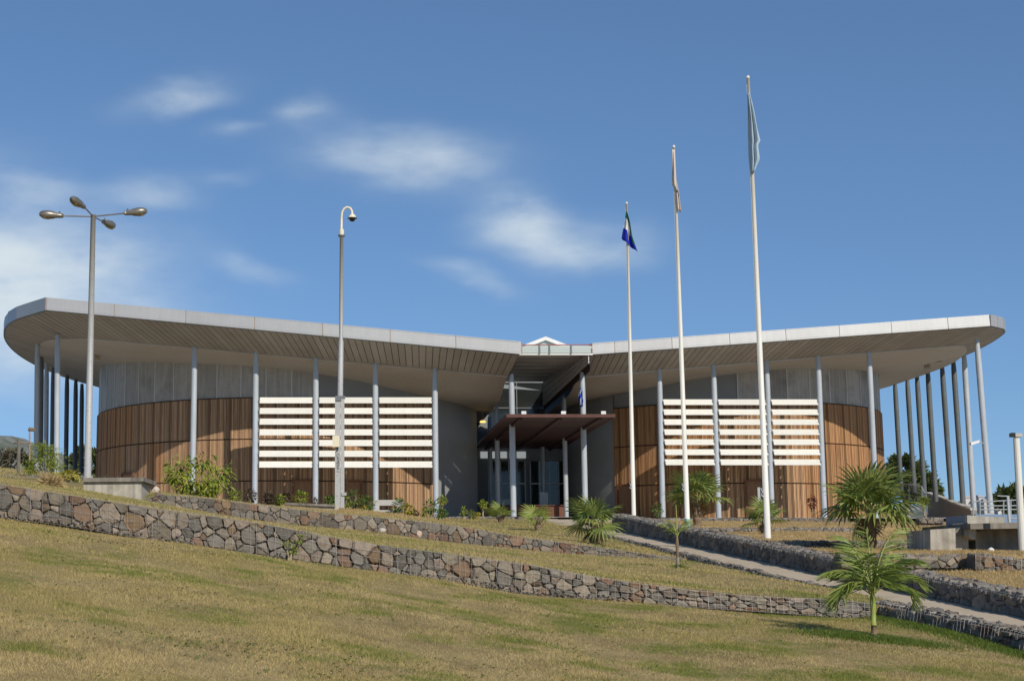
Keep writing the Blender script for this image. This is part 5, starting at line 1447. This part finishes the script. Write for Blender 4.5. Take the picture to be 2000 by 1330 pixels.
def feather_mesh(seed, L, nl=24, leaf=0.34, sag=0.9):
    """pinnate leaf along +X: a rachis that arches over and two ranks of hanging leaflets"""
    rnd = random.Random(seed); m = MB(); m.cur = 1
    pts_ = [Vector((0, 0, 0))]; a = 0.0; n = 16; tw = rnd.uniform(-.25, .25)
    for k in range(n):
        a -= sag * 1.25 / n * (0.35 + 1.3 * k / n); st_ = L / n
        pts_.append(pts_[-1] + Vector((math.cos(a) * st_, tw * st_ * k / n, math.sin(a) * st_)))
    def P(t):
        t = max(0, min(.9999, t)) * n; k = int(t); return pts_[k].lerp(pts_[k + 1], t - k)
    m.tube([P(t) for t in np.linspace(0, 1, 12)], [.013 * (1 - .85 * t) + .0015 for t in np.linspace(0, 1, 12)], 5); m.cur = 0
    for k in range(nl):
        t = .2 + .8 * (k + .5) / nl
        for s in (-1, 1):
            if rnd.random() < .05: continue
            p = P(t + rnd.uniform(-.012, .012)); tan = (P(min(1, t + .03)) - P(t - .03)).normalized()
            nrm = tan.cross(Vector((0, 1, 0))).normalized() * -1
            ll = leaf * (0.5 + .8 * math.sin(math.pi * min(1, t * .8 + .14))) * rnd.uniform(.75, 1.12)
            d = (tan * rnd.uniform(.5, .95) + Vector((0, s * rnd.uniform(.65, .95), 0)) + nrm * rnd.uniform(.05, .5)).normalized(); w_ = .026 * rnd.uniform(.75, 1.15)
            pts = []; hang = rnd.uniform(.4, .85)
            sd = d.cross(Vector((rnd.uniform(-.3, .3), rnd.uniform(-.3, .3), 1))).normalized()
            for q, ww in ((0, .3), (.3, 1.0), (.65, .8), (1.0, .05)):
                c = p + d * ll * q * (1 - .14 * q); c = c - Vector((0, 0, 1)) * (ll * hang * q * q * .8)
                pts.append((c + sd * w_ * ww * .5 - nrm * .004, c + nrm * .003, c - sd * w_ * ww * .5 - nrm * .004))
            vs = [v for r in pts for v in r]; fs = []
            for i in range(3): fs += [(i * 3, i * 3 + 1, i * 3 + 4, i * 3 + 3), (i * 3 + 1, i * 3 + 2, i * 3 + 5, i * 3 + 4)]
            m.add(vs, fs)
    return m


DP = 21.6
pb = W(1708, 1252, DP); pc = W(1704, 1163, DP)
yp = thing('feather_palm', 'young feather palm with a green ringed stem on the front lawn', 'palm', pb)
m = MB(); m.tube([pb - Vector((0, 0, .1)), pb + Vector((0, 0, .03)), pb + Vector((0, 0, .1))], [.05, .048, .04], 12); m.build('foot', 'trunk_grey', yp, smooth=True)
m = MB(); m.tube([pb + Vector((0, 0, .1)), pb + Vector((0, 0, .22))], [.04, .036], 12); m.build('brown_ring', 'trunk', yp, smooth=True)
m = MB(); m.tube([pb + Vector((0, 0, .22)), pb.lerp(pc, .62), pb.lerp(pc, .85), pc + Vector((0, 0, .04))], [.036, .036, .04, .025], 12); m.build('stem', 'trunk_green', yp, smooth=True)
FR = [  # azimuth from +X, elevation, length, sag, roll
    (R(12), R(78), 1.5, .8, 0.3), (R(70), R(84), 1.25, .4, 0.6), (R(150), R(78), 1.05, .55, -.4), (R(188), R(64), 1.0, 1.3, .2),
    (R(-12), R(62), 1.05, 1.7, 0), (R(205), R(55), 1.0, 2.2, .1), (R(-30), R(52), 1.0, 2.3, 0), (R(110), R(62), .9, 1.2, 0), (R(-100), R(64), .8, 1.5, .3),
    (R(165), R(46), .9, 2.2, -.2), (R(35), R(70), 1.2, 1.0, .3), (R(-60), R(72), .95, 1.2, -.3), (R(230), R(74), 1.0, .9, .3), (R(-5), R(72), 1.1, 1.2, -.4), (R(125), R(80), 1.2, .6, .2)]
for i, (az_, el_, L, sag, roll) in enumerate(FR):
    b = feather_mesh(600 + i, L, sag=sag); me = b.mesh('frond'); me.materials.append(M['feather']); me.materials.append(M['petiole']); me.polygons.foreach_set('material_index', b.mi)
    place_frond(me, yp, pc, az_, el_, roll, 0.78)
# spindly young palm
DS = 36.8
sb_, sc_ = W(1324, 1110, DS), W(1322, 1048, DS)
spm = thing('spindly_palm', 'spindly young palm with one bare spear leaf in the middle of the lawn', 'palm', sb_)
m = MB(); m.tube([sb_ - Vector((0, 0, .1)), sb_.lerp(sc_, .35)], [.045, .035], 10); m.build('foot', 'trunk_grey', spm)
m = MB(); m.tube([sb_.lerp(sc_, .33), sb_.lerp(sc_, .8), sc_], [.032, .04, .025], 10); m.build('trunk', 'trunk', spm)
m = MB(); m.tube([sc_, W(1322, 1020, DS), W(1320, 985, DS)], [.02, .012, .007], 6); m.build('spear', 'petiole', spm)
for i, (az_, el_, L) in enumerate(((R(20), R(60), .5), (R(150), R(50), .5), (R(210), R(70), .42), (R(-40), R(65), .45), (R(90), R(55), .45))):
    b = feather_mesh(700 + i, L, nl=9, leaf=.16, sag=.3); me = b.mesh('frond'); me.materials.append(M['fan_light']); me.materials.append(M['petiole']); me.polygons.foreach_set('material_index', b.mi)
    place_frond(me, spm, sc_, az_, el_, 0, 1.0)

# background trees


def tree(px, yb, d, w_, h_, label, seed, n=2600, leaf=.5, m_='tree_leaf'):
    rnd = random.Random(seed); b = W(px, yb, d); rw, hh = w_ * d / F / 2, h_ * d / F; t = thing('tree', label, 'tree', b, 'trees behind the hall')
    m = MB(); c = b + Vector((0, 0, hh * .58)); leaf_cloud(m, c, (rw, rw, hh * .42), n, leaf, rnd, clumps=26, ratio=.5, droop=.1); m.build('crown', m_, t)
    m = MB(); m.tube([b - Vector((0, 0, 2)), b + Vector((0, 0, hh * .4))], [.3, .16], 8)
    for k in range(6):
        a = rnd.uniform(0, 6.28); m.tube([b + Vector((0, 0, hh * .35)), c + Vector((math.cos(a) * rw * .6, math.sin(a) * rw * .6, rnd.uniform(0, .3) * hh))], [.12, .04], 5)
    m.build('trunk', 'trunk_grey', t)


tree(1772, 985, 175, 62, 92, 'green tree seen between the columns right of the drum', 801, leaf=.8)
tree(1808, 990, 190, 44, 62, 'lower green tree behind the ramp wall', 802, leaf=.8)
tree(1985, 1010, 150, 62, 58, 'dark green tree behind the railing at the right edge', 803, leaf=.7)
tree(20, 940, 130, 90, 62, 'grey green scrubby tree behind the fence at the left edge', 804, leaf=.4, n=1500, m_='scrub')
tree(170, 950, 150, 60, 70, 'dark tree behind the left end columns', 805, leaf=.6)

# hills with houses ------------------------------------------------------------


def hill(name, prof, d, depth):
    b = MB(); xs = [p[0] for p in prof]; n = 60; rows = []
    for j in range(8):
        t = j / 7; row = []
        for x in np.linspace(xs[0], xs[-1], n):
            y = interp(x, prof) + 3 * math.sin(x * .11) + 2 * math.sin(x * .23 + 1)
            p = W(x, y, d); z = -3 + (p.z + 3) * math.sin(t * math.pi / 2) ** .8
            row.append(Vector((p.x, d - depth * (1 - t), z)))
        rows.append(row)
    rows.append([Vector((p.x, p.y + depth, -3)) for p in rows[-1]])
    return grid(name, rows, 'hill')


hill('hill', [(-900, 840), (-300, 835), (0, 850), (40, 856), (90, 875), (180, 905), (330, 960), (500, 1010)], 620, 180)
hill('hill', [(1600, 1010), (1760, 990), (1850, 984), (1900, 974), (1945, 978), (2000, 985), (2300, 960), (2700, 950)], 900, 260)
rnd = random.Random(77)
for i in range(16):
    px, py, d = rnd.uniform(1830, 1955), rnd.uniform(978, 1000), rnd.uniform(700, 820)
    p = W(px, py, d); w_, h_ = rnd.uniform(2, 4.2), rnd.uniform(1.4, 2.4)
    t = thing('house', 'tiny pale house on the far hillside seen through the right hand columns', 'house', p, 'houses on the right hillside')
    m = MB(); m.box(p.x - w_ / 2, p.x + w_ / 2, d, d + 5, p.z - 6, p.z + h_); m.build('wall', 'house_wall', t)
    m = MB(); z = p.z + h_; m.add([(p.x - w_ / 2 - .3, d - .3, z), (p.x + w_ / 2 + .3, d - .3, z), (p.x + w_ / 2 + .3, d + 5.3, z), (p.x - w_ / 2 - .3, d + 5.3, z), (p.x - w_ / 2 + .5, d + 2.5, z + 1.4), (p.x + w_ / 2 - .5, d + 2.5, z + 1.4)], [(0, 1, 5, 4), (1, 2, 5), (2, 3, 4, 5), (3, 0, 4)]); m.build('roof', 'house_roof', t)

# fence posts and razor wire at the left
fpst = thing('fence_post', 'grey timber fence post with a cross arm at the far left', 'post', W(37, 925, 62))
m = MB(); m.tube([W(36, 930, 62), W(37, 857, 62)], .07, 8); m.build('post', 'concrete_dark', fpst)
m = MB(); m.tube([W(25, 864, 62), W(58, 865, 62)], .045, 6); m.build('arm', 'concrete_dark', fpst)
sl2 = thing('garden_lamp', 'small rusty lamp on a thin pole behind the left fence', 'lamp', W(59, 930, 75))
m = MB(); m.tube([W(58, 935, 75), W(58, 843, 75)], .04, 8); m.build('pole', 'rust', sl2)
m = MB(); m.tube([W(56, 842, 75), W(58, 838, 75), W(66, 839, 75), W(68, 842, 75)], [.06, .11, .09, .05], 8); m.build('head', 'trunk', sl2)
def coil(x0, x1, y, d, r, n, label):
    pts = []
    a, c = W(x0, y, d), W(x1, y, d)
    for k in range(n * 14 + 1):
        t = k / (n * 14); th = k / 14 * 2 * math.pi; q = a.lerp(c, t); rr = r * (1 + .18 * math.sin(k * .37) + .1 * math.sin(k * .091)); pts.append(q + Vector((.2 * math.cos(th + k * .01), rr * math.sin(th) * .8, rr * math.cos(th) - .12)))
    m = MB(); m.tube(pts, .006, 3, cap=False); tag(m.build('razor_wire', 'concrete_dark'), label, 'wire')
coil(125, 300, 937, 49.5, .32, 7, 'coil of razor wire behind the street lamp foot')
coil(-60, 70, 912, 64, .6, 9, 'coil of razor wire on the left fence line')

# ------------------------------------------------------------------ grass blades


def blades(name, pts, nrm_h, width, m_):
    n = len(pts); a = rng.uniform(0, 2 * np.pi, n); h = nrm_h * rng.uniform(.5, 1.35, n); w_ = width * rng.uniform(.7, 1.3, n)
    lean = rng.uniform(.25, 1.0, n) * h; b = rng.uniform(0, 2 * np.pi, n)
    dx, dy = np.cos(a) * w_ / 2, np.sin(a) * w_ / 2
    p0 = pts + np.stack([dx, dy, np.zeros(n)], 1); p1 = pts - np.stack([dx, dy, np.zeros(n)], 1)
    p2 = pts + np.stack([np.cos(b) * lean, np.sin(b) * lean, h], 1)
    co = np.empty((n * 3, 3)); co[0::3] = p0; co[1::3] = p1; co[2::3] = p2
    tr = np.arange(n * 3).reshape(n, 3)
    return fast_mesh(name, co, tr, m_)


def on_rows(rows, n, tmin=0.0, tmax=1.0, pxmin=-60, pxmax=2060):
    A = np.array([[list(p) for p in r] for r in rows]); nr, nc = A.shape[:2]
    u = rng.uniform(tmin, tmax, n) * (nr - 1); v = rng.uniform(0, 1, n) * (nc - 1)
    i = np.minimum(u.astype(int), nr - 2); j = np.minimum(v.astype(int), nc - 2); fu = (u - i)[:, None]; fv = (v - j)[:, None]
    P = (A[i, j] * (1 - fu) + A[i + 1, j] * fu) * (1 - fv) + (A[i, j + 1] * (1 - fu) + A[i + 1, j + 1] * fu) * fv
    px = PX + P[:, 0] / P[:, 1] * F * 1.0
    return P[(px > pxmin) & (px < pxmax)]


# front lawn: denser near the camera
n = 900000
u = rng.uniform(0, 1, n); dmin, dmax = 6.2, 25.3
d = dmin * (dmax / dmin) ** u
x = rng.uniform(-0.262, 0.475, n) * d
bx = np.array([p[0] for p in _b1]); bz = np.array([p[1] for p in _b1])
z = np.interp(x, bx, bz) + 0.078 * (d - D1) + 0.02 * np.sin(x * 1.7 + d) + 0.02 * np.sin(d * 1.1 - x * 0.6)
ok = ~((x > 8.6) & (d > 26.3 - (x - 8.3) * 4.0))
P0 = np.stack([x, d, z - .004], 1)[ok]
hh = (0.018 + 0.0006 * P0[:, 1]) * (0.75 + 0.5 * np.sin(P0[:, 0] * 1.3 + np.sin(P0[:, 1] * .9) * 2) ** 2)
stuff(tag(blades('grass', P0, hh, 0.0034 + 0.00014 * P0[:, 1], 'lawn_blade'), 'short dry lawn grass covering the front slope', 'grass'))
P1 = on_rows(strip1, 150000, .0, 1.0)
stuff(tag(blades('grass', P1, .04, .011, 'lawn_blade'), 'dry olive grass on the terrace behind the front gabion wall', 'grass'))
P2 = on_rows(strip2, 130000, .0, 1.0)
P2 = P2[~((P2[:, 0] > -12) & (P2[:, 0] < 1.5) & (P2[:, 1] > 50))]
stuff(tag(blades('grass', P2, .05, .02, 'lawn_blade'), 'dry olive grass on the upper lawn around the fan palms', 'grass'))
P2 = on_rows(strip2, 160000, .15, 1.0, 550, 900)
P2 = P2[(P2[:, 0] < 3.5)]
stuff(tag(blades('grass', P2, .09, .016, 'straw_blade'), 'pale straw coloured grass on the mound around the bench', 'grass'))
P3 = np.concatenate([on_rows(right_rows(a, b, 14), n) for a, b, n in ((18, 31.6, 90000), (32.05, 42.7, 50000), (43.1, 54.8, 40000), (55.1, 79.7, 50000))])
stuff(tag(blades('grass', P3, .05, .012, 'straw_blade'), 'straw coloured dry grass on the terraces right of the path', 'grass'))
# lusher fringe round the palm and along the foot of the path wall
n = 26000
t = rng.uniform(0, 1, n); sp = rng.normal(0, 1, (n, 2))
px_, pd_ = pb.x + .05 + sp[:, 0] * .42, pb.y - .05 + sp[:, 1] * .22
k = n // 2
seg = np.array([[p.x, p.y] for p in ft]); tt = t[:k] * (len(seg) - 1) * .8; ii = np.minimum(tt.astype(int), len(seg) - 2); ff = (tt - ii)[:, None]
q = seg[ii] * (1 - ff) + seg[ii + 1] * ff
px_[:k] = q[:, 0] - np.abs(sp[:k, 0]) * .22 - .02; pd_[:k] = q[:, 1] - np.abs(sp[:k, 1]) * .12
z = np.interp(px_, bx, bz) + 0.078 * (pd_ - D1) + 0.02 * np.sin(px_ * 1.7 + pd_) + 0.02 * np.sin(pd_ * 1.1 - px_ * 0.6)
stuff(tag(blades('grass', np.stack([px_, pd_, z], 1), .06, .009, 'lush_blade'), 'bright green grass round the young palm and along the path gabion', 'grass'))
# weeds in the lawn
n = 3000
cen = rng.uniform(0, 1, (60, 2)); cd_ = 9 + cen[:, 0] * 15; cx_ = (-.2 + cen[:, 1] * .6) * cd_
idx = rng.integers(0, 60, n); x = cx_[idx] + rng.normal(0, .38, n) * (1 + (idx % 3)); d = cd_[idx] + rng.normal(0, .3, n)
ok = (d < 24.8) & ~((x > 8.2) & (d > 26.0 - (x - 8.3) * 4.0)); x, d = x[ok], d[ok]
z = np.interp(x, bx, bz) + 0.078 * (d - D1) + 0.02 * np.sin(x * 1.7 + d) + 0.02 * np.sin(d * 1.1 - x * 0.6)
m = MB(); r_ = random.Random(9)
for a, b, c in zip(x, d, z):
    for k in range(3):
        th = r_.uniform(0, 6.28); L = r_.uniform(.015, .035); o = Vector((a, b, c + .012)); v = Vector((math.cos(th), math.sin(th), .55)) * L; s = Vector((-math.sin(th), math.cos(th), 0)) * L * .32
        m.add([o, o + v * .55 + s, o + v, o + v * .55 - s], [(0, 1, 2, 3)])
stuff(tag(m.build('ground_weeds', 'weed'), 'small dark green weeds scattered in patches over the front lawn', 'weeds'))
